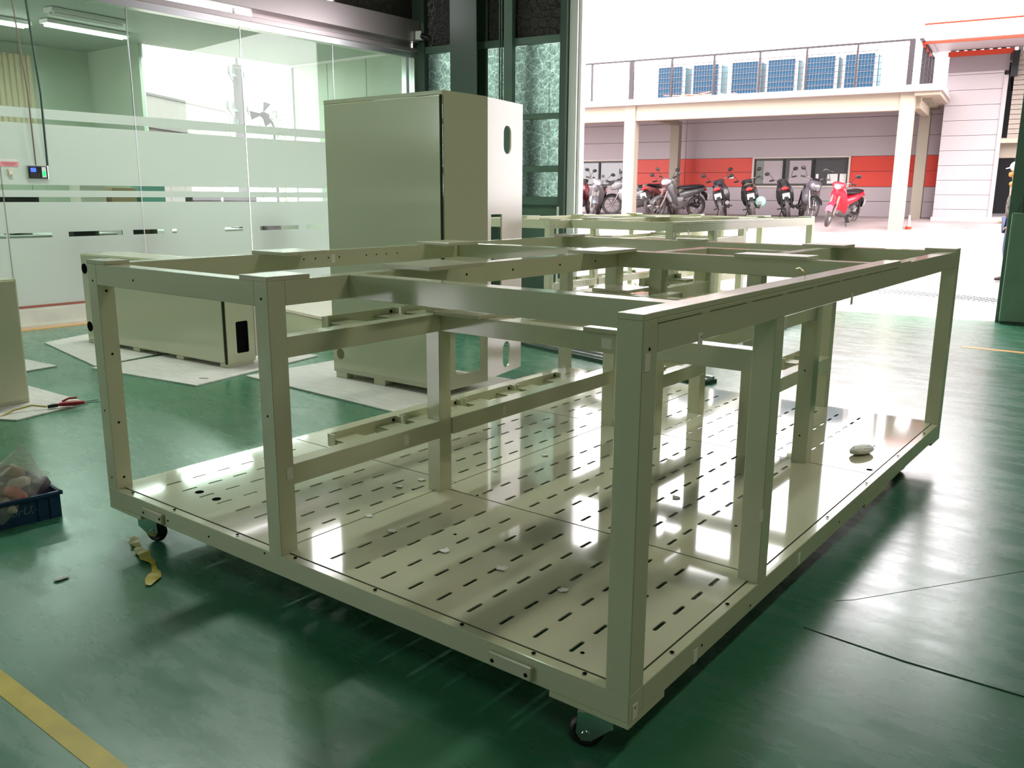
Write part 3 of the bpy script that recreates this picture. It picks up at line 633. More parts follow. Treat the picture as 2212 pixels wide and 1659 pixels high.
# lying cabinet, left
lc = thing('lying_cabinet', 'long cream cabinet lying on its side at the left with two round holes', 'cabinet', (-5.10, 2.36, .012), math.radians(2.5))
box('body', PAINT, (-2.09, -.01, 0, .28, .03, .84), lc, .004)
box('front_panel', PAINT, (-2.07, -.02, -.012, 0, .04, .83), lc, .003)
wall_hole('end_panel', PAINT, lc, .012, 0, .27, .03, .84, [(.15, .24, .06, .13, .015)]); box('end_void', HOLE, (-.0095, -.004, .07, .24, .1, .38), lc, 0)
box('back_slab', PAINTP, (-2.05, .0, .285, .34, .06, .84), lc, .003); box('end_groove', GAPM, (-.012, -.002, -.0125, -.001, .03, .84), lc, 0)
for x in (-2.09, -1.35, -.70, -.10): box('foot', PAINT, (x, x+.1, 0, .26, 0, .03), lc, .002)
for z in (.70, .16): MB().cyl((-2.02, -.0135, z), (-2.02, -.011, z), .048, n=20).build('round_hole', HOLE, lc)
# low box with holes on top
lb = thing('low_cabinet', 'low cream cabinet lying flat with two black round holes in its top', 'cabinet', (-5.42, 3.70, 0), math.radians(-11))
box('body', PAINT, (-1.5, 0, 0, 1.3, 0, .215), lb, .004); box('lid', PAINTP, (-1.5, .004, -.006, 1.3, .218, .25), lb, .003)
for x, y, r_ in ((-.52, .45, .085), (-.62, .95, .085)): MB().cyl((x, y, .2495), (x, y, .2512), r_, n=24).build('round_hole', HOLE, lb)
# near left cabinet
nc = thing('standing_cabinet', 'cream steel cabinet at the left edge with plastic wrap on top', 'cabinet', (-5.14, .84, .012), math.radians(2))
box('body', PAINT, (-.27, 0, -1.9, 0, .0, .83), nc, .004); box('side_panel', PAINT, (0, .008, -1.88, -.01, .02, .82), nc, .003)
crumple('plastic_wrap', 'crumpled clear plastic wrap on top of the left edge cabinet', 'plastic wrap', (-5.27, .60, .842), (.06, .10, .035), BAGM, 9)
# ================================================================== CRATE AND SMALL THINGS
CB = mat('blue_crate', (.008, .035, .10), .35)
cr = thing('plastic_crate', 'dark blue plastic crate on the floor at the left edge', 'crate', (-2.86, -.02, 0), math.radians(-6))
Lc, Wd, Hh = .60, .40, .118
mb = MB().box(-Wd, 0, -Lc, 0, 0, .006)
for a in ((-.008, 0, -Lc, 0), (-Wd, -Wd+.008, -Lc, 0), (-Wd, 0, -.008, 0), (-Wd, 0, -Lc, -Lc+.008)): mb.box(a[0], a[1], a[2], a[3], 0, Hh)
mb.build('body', CB, cr, .001)
rm = MB()
for a in ((-.006, .010, -Lc-.01, .01), (-Wd-.01, -Wd+.006, -Lc-.01, .01), (-Wd-.01, .01, -.006, .01), (-Wd-.01, .01, -Lc-.01, -Lc+.006)): rm.box(a[0], a[1], a[2], a[3], Hh-.016, Hh)
rm.build('rim', CB, cr, .002)
for y in (-.04, -.09, -.53, -.58): box('rib', CB, (0, .007, y-.006, y+.006, .0, Hh-.016), cr, 0)
fc = bpy.data.curves.new('handwriting', 'FONT'); fc.body = 'SrU,-'; fc.size = .05; fc.extrude = .0004; fc.shear = .3
fo = bpy.data.objects.new('handwriting', fc); C.objects.link(fo)
dg = bpy.context.evaluated_depsgraph_get(); me = bpy.data.meshes.new_from_object(fo.evaluated_get(dg)); bpy.data.objects.remove(fo)
ho = bpy.data.objects.new('handwriting', me); C.objects.link(ho); ho.parent = cr; me.materials.clear(); me.materials.append(mat('chalk_blue', (.12, .19, .25), .7)); ho.location = (.0012, -.20, .045); ho.rotation_euler = (PI/2, 0, PI/2)
_q = random.Random(31); bg_ = MB(); rings = []
for z, cx_, cy_, rx, ry in ((.012, -3.01, -.22, .12, .15), (.07, -3.02, -.21, .14, .17), (.12, -3.01, -.20, .13, .165), (.165, -3.0, -.18, .115, .14), (.205, -2.99, -.16, .085, .11), (.245, -2.98, -.135, .055, .075), (.285, -2.975, -.118, .028, .042), (.325, -2.97, -.105, .006, .012)):
    rings.append([(cx_+rx*(1+_q.uniform(-.13, .13))*math.cos(2*PI*k/22), cy_+ry*(1+_q.uniform(-.13, .13))*math.sin(2*PI*k/22), z+_q.uniform(-.006, .006)) for k in range(22)])
bg_.loft(rings); bg_.add([(-2.93, -.06, .14), (-2.95, -.01, .18), (-2.99, -.05, .20), (-2.97, -.12, .17)], [(0, 1, 2, 3)]); bg_.add([(-2.9, -.30, .13), (-2.92, -.36, .19), (-2.97, -.30, .215), (-2.95, -.22, .19)], [(0, 1, 2, 3)])
tag(bg_.build('plastic_bag', BAGM, None, 0), 'clear plastic bag of small parts standing in the blue crate', 'bag')
HW = [('tan wrapped part low in the plastic bag, nearest the crate front', (.5, .33, .24), -2.95, -.28, .07), ('beige wrapped part at the middle of the plastic bag', (.6, .5, .42), -2.96, -.15, .15), ('dark purple part against the right end of the blue crate', (.08, .06, .09), -2.97, -.055, .11),
 ('orange-red piece low in the plastic bag', (.5, .12, .08), -2.93, -.18, .115), ('grey-brown part at the left of the plastic bag', (.2, .16, .13), -2.97, -.24, .15), ('brown part high in the plastic bag', (.35, .25, .17), -3.0, -.15, .20), ('cream part under the plastic bag near the crate rim', (.55, .48, .36), -2.93, -.22, .08)]
for i, (lab, col, x, y, z) in enumerate(HW):
    rr = random.Random(40+i)
    o = MB().body([(-.06, 0, .006, .006), (-.044, .004, .034, .026), (.0, .012, .038, .030), (.042, .002, .030, .026), (.06, 0, .004, .006)], 8).build('hardware_part', mat('part_%d' % i, col, .5), None, smooth=50)
    o.location = (x, y, z); o.rotation_euler = (rr.uniform(-1, 1), rr.uniform(-1, 1), rr.uniform(0, 6)); tag(o, lab, 'hardware', 'hardware parts in the blue crate')
RED = mat('red_plastic', (.35, .012, .02), .35)
cl = thing('clamp', 'red handled welding clamp with two wire jaws lying on a board', 'clamp', (-4.80, .90, .014), math.radians(72))
MB().body([(-.03, .02, .008, .008), (.0, .022, .02, .014), (.07, .02, .022, .016), (.13, .018, .012, .01)], 10).build('handle', RED, cl, smooth=50)
MB().tube([(.0, .02, .035), (.04, .025, .05), (.09, .02, .05)], .007, 6).build('lever', RED, cl, smooth=50)
MB().body([(-.09, .015, .012, .012), (-.06, .018, .018, .014), (-.03, .018, .012, .012)], 8).build('collar', BLACK, cl, smooth=50)
MB().tube([(.13, .012, .018), (.22, .03, .016)], .003, 5).tube([(.13, -.008, .015), (.22, -.012, .010)], .003, 5).build('jaw', ZINC, cl)
o = MB().tube([(-4.83, .81, .03), (-4.88, .74, .045), (-4.90, .64, .03), (-4.86, .53, .01), (-4.75, .40, .006), (-4.6, .1, .006)], .006, 6).build('air_hose', mat('hose_yellow', (.5, .42, .12), .5), None, smooth=60); tag(o, 'thin yellow hose running from the red clamp to the left edge', 'hose')
o = box('metal_strip', STEELDK, (-.002, .07, 0, .008, 0, .003), None, 0); o.location = (-4.93, 1.99, .012); o.rotation_euler = (0, 0, .5); tag(o, 'tiny dark metal strip on the white board by the lying cabinet', 'metal strip')
# right of the doorway
mc = thing('machine_housing', 'green painted steel housing beside the right door post', 'machine', (-.655, 9.42, 0), EA)
box('body', MGREEN, (0, 1.6, 0, .14, .03, 1.24), mc, .02); box('plinth', STEELDK, (.01, 1.58, .02, .12, 0, .03), mc); box('upper_box', STEELDK, (.08, 1.5, .02, .12, 1.24, 1.36), mc, .01)
# ================================================================== OUTSIDE, in the yard building's own axes
BA = math.radians(7.7); BO = Vector((-4.521, 21.954, 0)); BU = Vector((math.cos(BA), math.sin(BA), 0)); BN = Vector((math.sin(BA), -math.cos(BA), 0))
def bpt(s_, t_, z): return BO+BU*s_+BN*t_+Vector((0, 0, z))
PROF = [(-8, .92), (0, .92), (2.2, .84), (2.9, .72), (3.3, .64), (9.45, -.004), (14.6, -.004)]
def gz(t_):
    for (a, za), (b, zb) in zip(PROF[:-1], PROF[1:]):
        if a <= t_ <= b: return za+(zb-za)*(t_-a)/(b-a)
    return 0
vs = []; 
for t_, z in PROF: vs += [(-45, -t_, z), (45, -t_, z)]
gd = MB().add(vs, [(2*i, 2*i+1, 2*i+3, 2*i+2) for i in range(len(PROF)-1)]).build('ground', YARD); gd.location = BO; gd.rotation_euler = (0, 0, BA); tag(gd, kind='structure')
GREYW = mat('grey_cladding', (.43, .365, .385), .55); REDW = mat('red_cladding', (.62, .05, .03), .5); WHCL = mat('white_cladding', (.42, .37, .38), .6)
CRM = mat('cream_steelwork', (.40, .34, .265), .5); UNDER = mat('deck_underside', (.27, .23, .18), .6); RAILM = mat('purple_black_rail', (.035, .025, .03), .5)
WGL = mat('office_window_glass', (.10, .095, .10), .08, spec=.8); WFR = mat('window_frame_dark', (.05, .045, .045), .5); LIGHTTR = mat('window_trim', (.6, .52, .47), .6)
ab = thing('annex_building', 'grey clad yard building with a red stripe, parking bays and a roof terrace', 'building', tuple(BO), BA)
def A(name, mt, s0, s1, t0, t1, z0, z1, parent=None, bevel=.004): return box(name, mt, (s0, s1, -t1, -t0, z0, z1), parent or ab, bevel)
ROWS = [(.86, 1.29, GREYW), (1.30, 1.655, GREYW), (2.43, 2.90, GREYW), (2.91, 3.38, GREYW), (3.39, 3.75, GREYW)]
for z0, z1, mt in ROWS:
    for s0, s1 in ((-14, -6.1), (-6.09, .42)): A('cladding_panel', mt, s0, s1, -.12, 0, z0, z1)
for s0, s1 in ((-7.93, -6.1), (-6.09, -4.20), (-1.68, .42)):
    for z0, z1 in ((1.665, 2.04), (2.05, 2.42)): A('red_panel', REDW, s0, s1, -.12, 0, z0, z1)
for s0, s1 in ((-14, -10.5),):
    A('red_panel', REDW, s0, s1, -.12, 0, 1.665, 2.42)
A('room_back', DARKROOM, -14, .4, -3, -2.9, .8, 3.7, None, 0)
def win(s0, s1, muls, parent_name):
    f = A('window', LIGHTTR, s0, s1, -.10, .03, 1.64, 1.69); 
    A('frame_side', LIGHTTR, s0, s0+.05, -.1, .03, 1.69, 2.42, f, .003); A('frame_side', LIGHTTR, s1-.05, s1, -.1, .03, 1.69, 2.42, f, .003); A('frame_head', LIGHTTR, s0, s1, -.1, .03, 2.40, 2.44, f, .003)
    xs = [s0+.05]+muls+[s1-.05]
    for a, b in zip(xs[:-1], xs[1:]):
        A('pane', WGL, a+.03, b-.03, -.06, -.05, 1.74, 2.36, f, 0)
        for q in (a, b): A('mullion', WFR, q-.03, q+.03, -.08, -.02, 1.69, 2.40, f, .002)
    A('mullion', WFR, s0+.05, s1-.05, -.08, -.02, 1.69, 1.74, f, .002); A('mullion', WFR, s0+.05, s1-.05, -.08, -.02, 2.35, 2.40, f, .002)
    return f
win(-4.20, -1.68, [-3.36, -2.60], 'window'); win(-10.5, -7.93, [-9.6, -8.75], 'window')
for s0, s1 in ((-2.53, -2.46), (-2.24, -1.98), (-1.93, -1.77)): A('window_glare', WHITEP, s0, s1, -.048, -.042, 1.745, 1.99, None, 0)  # white panels paint the bright outdoors seen in the window glass
for s0, s1 in ((-4.0, -3.4), (-3.32, -2.66)): A('window_curtain', GREYW, s0+.1, s1, -.048, -.042, 1.745, 2.34, None, 0)
# terrace steelwork
A('terrace_slab', WHCL, -16, .55, -1.0, 3.28, 3.60, 3.74)
A('front_beam', CRM, -16, .02, 2.88, 3.08, 3.24, 3.60)
for s0 in (-6.67, -.28, -13.0): A('front_column', CRM, s0, s0+.29, 2.84, 3.12, .5, 3.60)
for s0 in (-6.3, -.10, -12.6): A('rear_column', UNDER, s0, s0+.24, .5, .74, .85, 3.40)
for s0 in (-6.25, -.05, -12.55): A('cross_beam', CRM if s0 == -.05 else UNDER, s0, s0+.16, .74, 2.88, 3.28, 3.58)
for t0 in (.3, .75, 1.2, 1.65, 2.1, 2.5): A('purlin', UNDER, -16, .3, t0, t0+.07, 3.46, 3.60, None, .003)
A('end_bracket', CRM, .0, .5, .4, 3.2, 3.52, 3.60)
rl = thing('terrace_railing', 'dark cable railing along the edge of the yard building roof terrace', 'railing', tuple(bpt(0, 0, 3.74)), BA)
RP = [(-7.63, 0), (-6.55, 1), (-5.50, 0), (-4.45, 0), (-3.37, 0), (-2.32, 0), (-1.24, 0), (-.15, 1), (-8.7, 0), (-9.8, 1)]
for s_, big in RP:
    h = .055 if big else .02
    box('railing_post', RAILM, (s_-h, s_+h, -3.06, -2.98, 0, .93), rl, .002)
for t_, big in ((2.3, 0), (1.6, 0), (.9, 0), (.2, 1)):
    h = .07 if big else .025
    box('railing_post', RAILM, (-.02, .06, -t_-h, -t_+h, 0, .93), rl, .002)
box('handrail', RAILM, (-16, -.1, -3.06, -3.0, .92, .96), rl, .003); box('handrail', RAILM, (-.02, .06, -3.03, -.1, .92, .96), rl, .003)
cb = MB()
for i in range(6): 
    z = .13+i*.13; cb.tube([(-6.5, -3.02, z), (-.15, -3.02, z)], .0055, 4); cb.tube([(.02, -3.0, z), (.02, -.2, z)], .0055, 4)
cb.build('cable', RAILM, rl)
COIL = mat('coil_blue', (.018, .065, .12), .5, spec=.1); TEAL = mat('coil_teal', (.035, .13, .155), .5, spec=.1); GRID = mat('grille_white', (.20, .205, .215), .6, spec=.1)
ACX = [-6.30, -5.36, -4.37, -3.48, -2.56, -1.69]
for i, s_ in enumerate(ACX):
    lab = 'large outdoor air conditioner with a blue gridded coil on the terrace, ' + ['leftmost of the six', 'second from the left', 'third from the left', 'fourth from the left', 'fifth from the left', 'rightmost of the six'][i]
    if i == 0:
        a = thing('outdoor_unit', lab, 'air conditioner', tuple(bpt(s_, 1.8, 3.74)), BA, 'outdoor units on the terrace')
        box('body', WHCL, (-.06, .70, .03, .62, 0, .98), a, .01); box('front_coil', COIL, (0, .63, .0, .03, .12, .90), a, 0)
        g = MB()
        for k in range(10): g.box(k*.07-.003, k*.07+.003, -.012, 0, .12, .90)
        for k in range(7): g.box(0, .63, -.014, -.002, .12+k*.13-.0035, .12+k*.13+.0035)
        g.build('grille', GRID, a); box('side_coil', TEAL, (.70, .72, .08, .56, .12, .88), a, 0)
        MB().cyl((.32, .32, .98), (.32, .32, 1.03), .24, n=20).build('fan_cowl', WHCL, a, smooth=40); ac0 = a
    else:
        a = dup(ac0); a.location = bpt(s_, 1.8, 3.74); a['label'] = lab
WOOD = mat('weathered_wood', (.5, .25, .2), .8)
pl = thing('scrap_pile', 'heap of weathered wood scraps on the terrace in front of the outdoor units', 'scrap wood', tuple(bpt(-5.0, 2.5, 3.74)), BA)
for i in range(22):
    x = random.uniform(-.7, .9); o = box('plank', WOOD, (-.3, .3, -.02, .02, 0, .02), pl, 0) if i == 0 else None
    if o: p0 = o
    else: o = p0.copy(); C.objects.link(o)
    o.location = (x, random.uniform(-.2, .2), .02+random.random()*.13*(1-abs(x))); o.rotation_euler = (random.uniform(-.15, .15), random.uniform(-.25, .25), random.uniform(-.6, .6))
sn = thing('wall_notice', 'small white square notice on the red stripe left of the middle window', 'sign', tuple(bpt(-4.75, .01, 1.93)), BA); box('card', PAPER, (-.06, .06, -.01, 0, -.05, .05), sn, 0)
# warehouse to the right
REDT = mat('salmon_red_paint', (.45, .05, .025), .6, spec=.2)
wb = thing('warehouse_building', 'white warehouse with red eaves, salmon pipes and a half open shutter', 'building', tuple(BO), BA)
for i in range(13):
    z0 = .80+i*.335
    if z0 > 4.2: break
    box('cladding_panel', WHCL, (.43, 1.58, -1.0, -.9, z0, z0+.328), wb, .003)
for i in range(11): box('side_cladding', GREYW if False else WHCL, (.43, .53, -.9, 6, .80+i*.36, .80+i*.36+.353), wb, .003)
box('frieze_panel', mat('pale_pink_frieze', (.22, .18, .19), .6), (.43, 1.66, -1.01, -.9, 4.2, 4.55), wb, .003)
box('eaves_band', REDT, (.40, 1.72, -1.05, -.98, 4.55, 4.66), wb, .003)
box('shutter_box', BLACK, (1.70, 1.84, -1.10, -.9, 4.05, 4.60), wb, .004)
for i in range(18): box('shutter_slat', mat('shutter_slat', (.30, .255, .22), .5) if i == 0 else bpy.data.materials['shutter_slat'], (1.78, 5.2, -.99, -.95, 2.72+i*.105, 2.72+i*.105+.095), wb, .003)
box('shutter_bar', CRM, (1.665, 5.2, -1.02, -.93, 2.62, 2.72), wb, .003)
box('door_frame', WHCL, (1.58, 1.665, -1.02, -.7, .95, 4.1), wb, .003)
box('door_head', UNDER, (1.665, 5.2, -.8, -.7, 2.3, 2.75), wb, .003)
box('red_beam', REDT, (1.78, 5.2, .6, .66, 2.45, 2.50), wb, .003)
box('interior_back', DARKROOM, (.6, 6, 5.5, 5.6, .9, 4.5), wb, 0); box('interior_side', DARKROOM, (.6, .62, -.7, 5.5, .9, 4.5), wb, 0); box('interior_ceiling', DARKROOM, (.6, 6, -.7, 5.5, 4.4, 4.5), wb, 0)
box('dock', WHCL, (.43, 7, -1.5, 5.5, .0, .96), wb, .01)
for i in range(30): box('canopy_rib', WHCL, (.1+i*.17, .1+i*.17+.085, -2.6, -.9, 4.66, 4.69), wb, 0) if i == 0 else None
o = wb.children[-1]
for i in range(1, 32): q = o.copy(); C.objects.link(q); q.location.x = i*.17
box('canopy_sheet', WHCL, (.05, 6, -2.65, -.9, 4.69, 4.72), wb, 0)
box('canopy_edge', REDT, (.0, 6, -2.70, -2.65, 4.62, 4.67), wb, .003); box('canopy_edge', REDT, (.0, .05, -2.65, -.95, 4.60, 4.65), wb, .003)
MB().tube([(.02, -2.72, 5.02), (6, -2.72, 5.02)], .022, 6).build('salmon_pipe', REDT, wb); MB().tube([(.02, -2.72, 4.66), (.02, -2.72, 5.02)], .016, 6).build('pipe_riser', CRM, wb)
MB().ball((2.0, -2.72, 5.02), .05).build('pipe_valve', REDT, wb, smooth=50)
box('fascia_wall', WHCL, (.05, 6, -2.62, -2.58, 4.72, 5.0), wb, 0)
MB().tube([(1.97, -2.5, 4.62), (1.96, -2.5, 4.0)], .012, 5).build('hanging_rod', RAILM, wb)
pt = thing('pallet', 'orange-brown wooden pallet on the warehouse dock by the shutter', 'pallet', tuple(bpt(1.95, 1.6, .80)), BA)
for y in (-.35, 0, .35): box('block', CARD, (-.1, .8, y-.04, y+.04, .0, .09), pt, .003)
for i in range(6): box('deck_board', mat('pallet_wood', (.62, .33, .16), .7) if i == 0 else bpy.data.materials['pallet_wood'], (-.1+i*.16, -.1+i*.16+.12, -.45, .45, .09, .11), pt, .002)
box('skirt', bpy.data.materials['pallet_wood'], (-.1, .8, -.45, -.43, .0, .035), pt, .002)
cn = thing('bollard', 'small orange and white bollard at the foot of the right front column', 'bollard', tuple(bpt(.12, 2.9, .70))); MB().cyl((0, 0, 0), (0, 0, .07), .07, .06).build('base', REDT, cn, smooth=40); MB().cyl((0, 0, .07), (0, 0, .32), .045, .02).build('cone', WHCL, cn, smooth=40)
# ---------------- motorcycles
GREYR = mat('worn_rubber', (.07, .062, .06), .6); MBLK = mat('moto_black', (.015, .014, .016), .35); CHR = mat('moto_chrome', (.35, .32, .32), .35, metal=1); ENG = mat('engine_grey', (.16, .14, .14), .5, metal=.4)
REDL = mat('tail_lens', (.5, .02, .02), .2); PLT = mat('number_plate', (.7, .66, .6), .5); HEADL = mat('head_lens', (.8, .8, .82), .1); DUST = mat('dusty_fender', (.24, .18, .165), .7)
PAL = {}
def pm(c):
    if c not in PAL: PAL[c] = mat('moto_paint_%d' % len(PAL), c, .22, coat=.5)
    return PAL[c]
def moto(label, s_, t_, head, col, col2, steer=0, lean=0, sport=False, extra=None):
    """head: direction the front points, radians in the building frame (0 = right, -pi/2 = towards the hall)"""
    t = thing('motorcycle', label, 'motorcycle', tuple(bpt(s_, t_, gz(t_)-.0)), 0, 'parked motorcycles', rot=(lean, 0, BA+head))
    WR = .225; c1, c2 = pm(col), pm(col2)
    rw = thing_part('rear_wheel', t, (-.60, 0, .285))
    MB().torus((0, 0, 0), WR+.02, .045, n=26, m=8).build('tyre', GREYR, rw, smooth=60); 
    h = MB().torus((0, 0, 0), WR-.015, .012, n=24, m=6).cyl((0, -.06, 0), (0, .06, 0), .05)
    for i in range(8): h.cyl((0, 0, 0), ((WR-.02)*math.cos(i*PI/4), 0, (WR-.02)*math.sin(i*PI/4)), .006, n=4)
    h.build('rim', CHR, rw, smooth=40)
    # steering group
    st = thing_part('front_fork', t, (.42, 0, .70)); st.rotation_euler = (0, 0, steer)
    f = MB()
    for y in (-.075, .075): f.tube([(.0, y, .0), (.09, y, -.22), (.20, y, -.42)], [.022, .024, .02], 8)
    f.build('fork_legs', CHR if sport else DUST, st, smooth=50)
    fw = MB().torus((.20, 0, -.415), WR+.02, .04, n=26, m=8).build('tyre', GREYR, st, smooth=60)
    h = MB().torus((.20, 0, -.415), WR-.015, .012, n=24, m=6).cyl((.20, -.05, -.415), (.20, .05, -.415), .055)
    for i in range(8): h.cyl((.20, 0, -.415), (.20+(WR-.02)*math.cos(i*PI/4+.2), 0, -.415+(WR-.02)*math.sin(i*PI/4+.2)), .006, n=4)
    h.build('rim', CHR, st, smooth=40)
    fe = MB(); prev = []
    rings = []
    for i in range(9):
        a = math.radians(20+i*17); q = []
        for jx in range(5):
            b = (jx-2)*.32; q.append((.20+(WR+.085)*math.cos(a)*math.cos(b*.0), .085*math.sin(b*1.6), -.415+(WR+.085-.02*abs(jx-2))*math.sin(a)))
        rings.append(q)
    vv = [p for q in rings for p in q]; fe.add(vv, [(i*5+k, i*5+k+1, (i+1)*5+k+1, (i+1)*5+k) for i in range(8) for k in range(4)])
    fe.build('front_fender', c1 if not sport else MBLK, st, smooth=60)
    hb = MB().tube([(-.10, -.34, .30), (-.03, -.18, .30), (.02, -.05, .24), (.02, .05, .24), (-.03, .18, .30), (-.10, .34, .30)], .013, 8)
    hb.build('handlebar', CHR, st, smooth=50)
    for y in (-1, 1):
        MB().cyl((-.10, y*.34, .30), (-.06, y*.23, .30), .02).build('grip', MBLK, st)
        MB().tube([(-.02, y*.22, .30), (.0, y*.27, .42), (.0, y*.32, .47)], .006, 6).ball((.0, y*.36, .49), .016, .065, .045).build('mirror', MBLK, st, smooth=50)
    if sport:
        MB().body([(-.10, .16, .10, .05), (.02, .14, .16, .12), (.14, .10, .13, .12), (.24, .04, .04, .05)], 12).build('headlamp_fairing', c1, st, smooth=50)
        MB().body([(-.02, .27, .08, .01), (.05, .24, .10, .05), (.12, .2, .06, .03)], 10).build('windscreen', MBLK, st, smooth=50)
    else:
        MB().body([(-.10, .22, .09, .05), (.0, .24, .15, .07), (.09, .21, .10, .07), (.13, .2, .03, .03)], 12).build('headlamp_cowl', c2, st, smooth=50)
    MB().ball((.125 if not sport else .20, 0, .20 if not sport else .09), .03, .07, .05).build('headlamp', HEADL, st, smooth=50)
    # body
    if sport:
        MB().body([(-.12, .72, .09, .05), (.0, .80, .13, .10), (.2, .80, .14, .11), (.34, .76, .08, .07)], 12).build('tank', c1, t, smooth=50)
        MB().body([(.02, .50, .12, .10), (.16, .55, .19, .20), (.34, .58, .20, .22), (.46, .62, .12, .14)], 12).build('side_fairing', c1, t, smooth=50)
    else:
        # leg shield: curved sheet either side of the steering
        rings = []
        for z, xx, hw in ((.94, .40, .08), (.86, .43, .15), (.72, .40, .20), (.56, .31, .22), (.40, .22, .19), (.30, .15, .12)):
            q = []
            for k in range(9):
                a = -1+k/4; q.append((xx-.10*abs(a)**1.6, hw*a, z))
            for k in range(9):
                a = 1-k/4; q.append((xx-.10*abs(a)**1.6-.035, hw*a*.93, z))
            rings.append(q)
        MB().loft(rings).build('leg_shield', c1, t, smooth=50)
        MB().body([(-.10, .50, .10, .07), (.08, .44, .09, .08), (.26, .50, .08, .10), (.36, .62, .06, .08)], 10).build('centre_tunnel', c2, t, smooth=50)
    MB().body([(-.80, .80, .04, .03), (-.70, .74, .10, .07), (-.45, .68, .13, .10), (-.15, .60, .12, .12), (.0, .56, .06, .07)], 12).build('tail_body', c1, t, smooth=50)
    MB().body([(-.72, .835, .07, .02), (-.6, .83, .12, .035), (-.25, .79, .13, .045), (-.02, .78, .10, .04), (.05, .76, .05, .02)], 12).build('seat', MBLK, t, smooth=50)
    MB().body([(-.28, .36, .10, .08), (-.12, .34, .14, .12), (.08, .33, .12, .12), (.2, .36, .06, .07)], 10).build('engine', ENG, t, smooth=40)
    MB().tube([(.1, -.13, .28), (-.25, -.15, .24), (-.55, -.17, .30), (-.85, -.18, .36)], [.02, .025, .045, .05], 10).build('exhaust', CHR if sport else ENG, t, smooth=50)
    MB().tube([(-.1, .06, .40), (-.4, .09, .32), (-.62, .09, .29)], .025, 6).tube([(-.1, -.06, .40), (-.4, -.09, .32), (-.62, -.09, .29)], .025, 6).tube([(-.55, .11, .70), (-.62, .11, .32)], .022, 6).tube([(-.55, -.11, .70), (-.62, -.11, .32)], .022, 6).build('swing_arm', MBLK, t, smooth=40)
    MB().body([(-.90, .50, .05, .06), (-.84, .60, .08, .06), (-.74, .66, .08, .05)], 8).build('rear_fender', MBLK, t, smooth=40)
    MB().ball((-.80, 0, .74), .035, .085, .045).build('tail_lamp', REDL, t, smooth=50)
    p = box('number_plate', PLT, (-.004, .004, -.085, .085, -.07, .07), t, .001); p.location = (-.90, 0, .56); p.rotation_euler = (0, -.3, 0)
    MB().tube([(-.02, .10, .28), (.02, .24, .01)], .011, 6).build('side_stand', MBLK, t); MB().cyl((-.1, -.24, .27), (-.1, .24, .27), .016).build('footrest', MBLK, t)
    if extra: extra(t)
    return t
def thing_part(name, parent, loc):
    o = bpy.data.objects.new(name, None); C.objects.link(o); o.parent = parent; o.location = loc; return o
DN = -PI/2
moto('red scooter leaning on its stand, standing alone at the right of the parked row', -1.42, 2.75, DN-.30, (.80, .02, .05), (.80, .03, .05), .30, -.2)
moto('grey sport bike with its front to the hall, just left of the red scooter', -2.38, 1.75, DN+.35, (.11, .10, .115), (.1, .1, .1), .3, -.14, True)
moto('dark bike with red tail lamp, rear to the hall, beside the grey sport bike', -2.85, 1.35, -DN+.25, (.05, .045, .05), (.05, .05, .05), .2, -.2)
b7 = moto('black scooter seen from behind with a brown cloth over its seat', -3.62, 1.70, -DN+.28, (.02, .02, .022), (.02, .02, .022), .2, -.24)
moto('dark scooter seen from behind, in front of the red stripe left of the window', -4.38, 1.65, -DN+.22, (.06, .055, .06), (.03, .03, .05), .3, -.26)
moto('silver grey bike turned half left beside the inner terrace column', -5.70, 1.75, DN-.65, (.10, .095, .10), (.32, .3, .32), .3, -.18)
moto('faded maroon scooter seen from behind, left of the inner terrace column', -6.12, 1.55, -DN-.15, (.22, .06, .06), (.03, .03, .03), .2, -.2)
moto('white and black bike partly behind the left front terrace column', -7.05, 1.35, DN-1.0, (.28, .27, .28), (.04, .04, .04), -.1, -.1, True)
moto('silver scooter with a blue helmet hung on it, left of the white bike', -8.05, 1.85, DN+.25, (.11, .10, .107), (.30, .28, .30), .3, -.2)
moto('dark red scooter, leftmost of the parked row', -8.60, 1.40, -DN+.1, (.16, .02, .025), (.03, .03, .03), .2, -.15)
def put(name, lab, cat, ob, loc): ob.location = loc; ob.name = name; return tag(ob, lab, cat)
put('helmet', 'mint green helmet hanging on the black scooter', 'helmet', MB().ball((0, 0, 0), .13, .12, .13, 16, 12).build('helmet', mat('mint', (.35, .75, .6), .25), None, smooth=60), bpt(-3.34, 2.25, 1.28))
put('helmet', 'light blue helmet hanging on the silver scooter', 'helmet', MB().ball((0, 0, 0), .11, .10, .12, 16, 12).build('helmet', mat('sky_blue', (.3, .6, .85), .25), None, smooth=60), bpt(-7.90, 2.2, 1.30))
o = crumple('cloth', 'brown cloth lying over the seat of the black scooter', 'cloth', tuple(bpt(-3.66, 2.15, 1.56)), (.18, .24, .10), mat('brown_cloth', (.14, .09, .06), .9), 11)
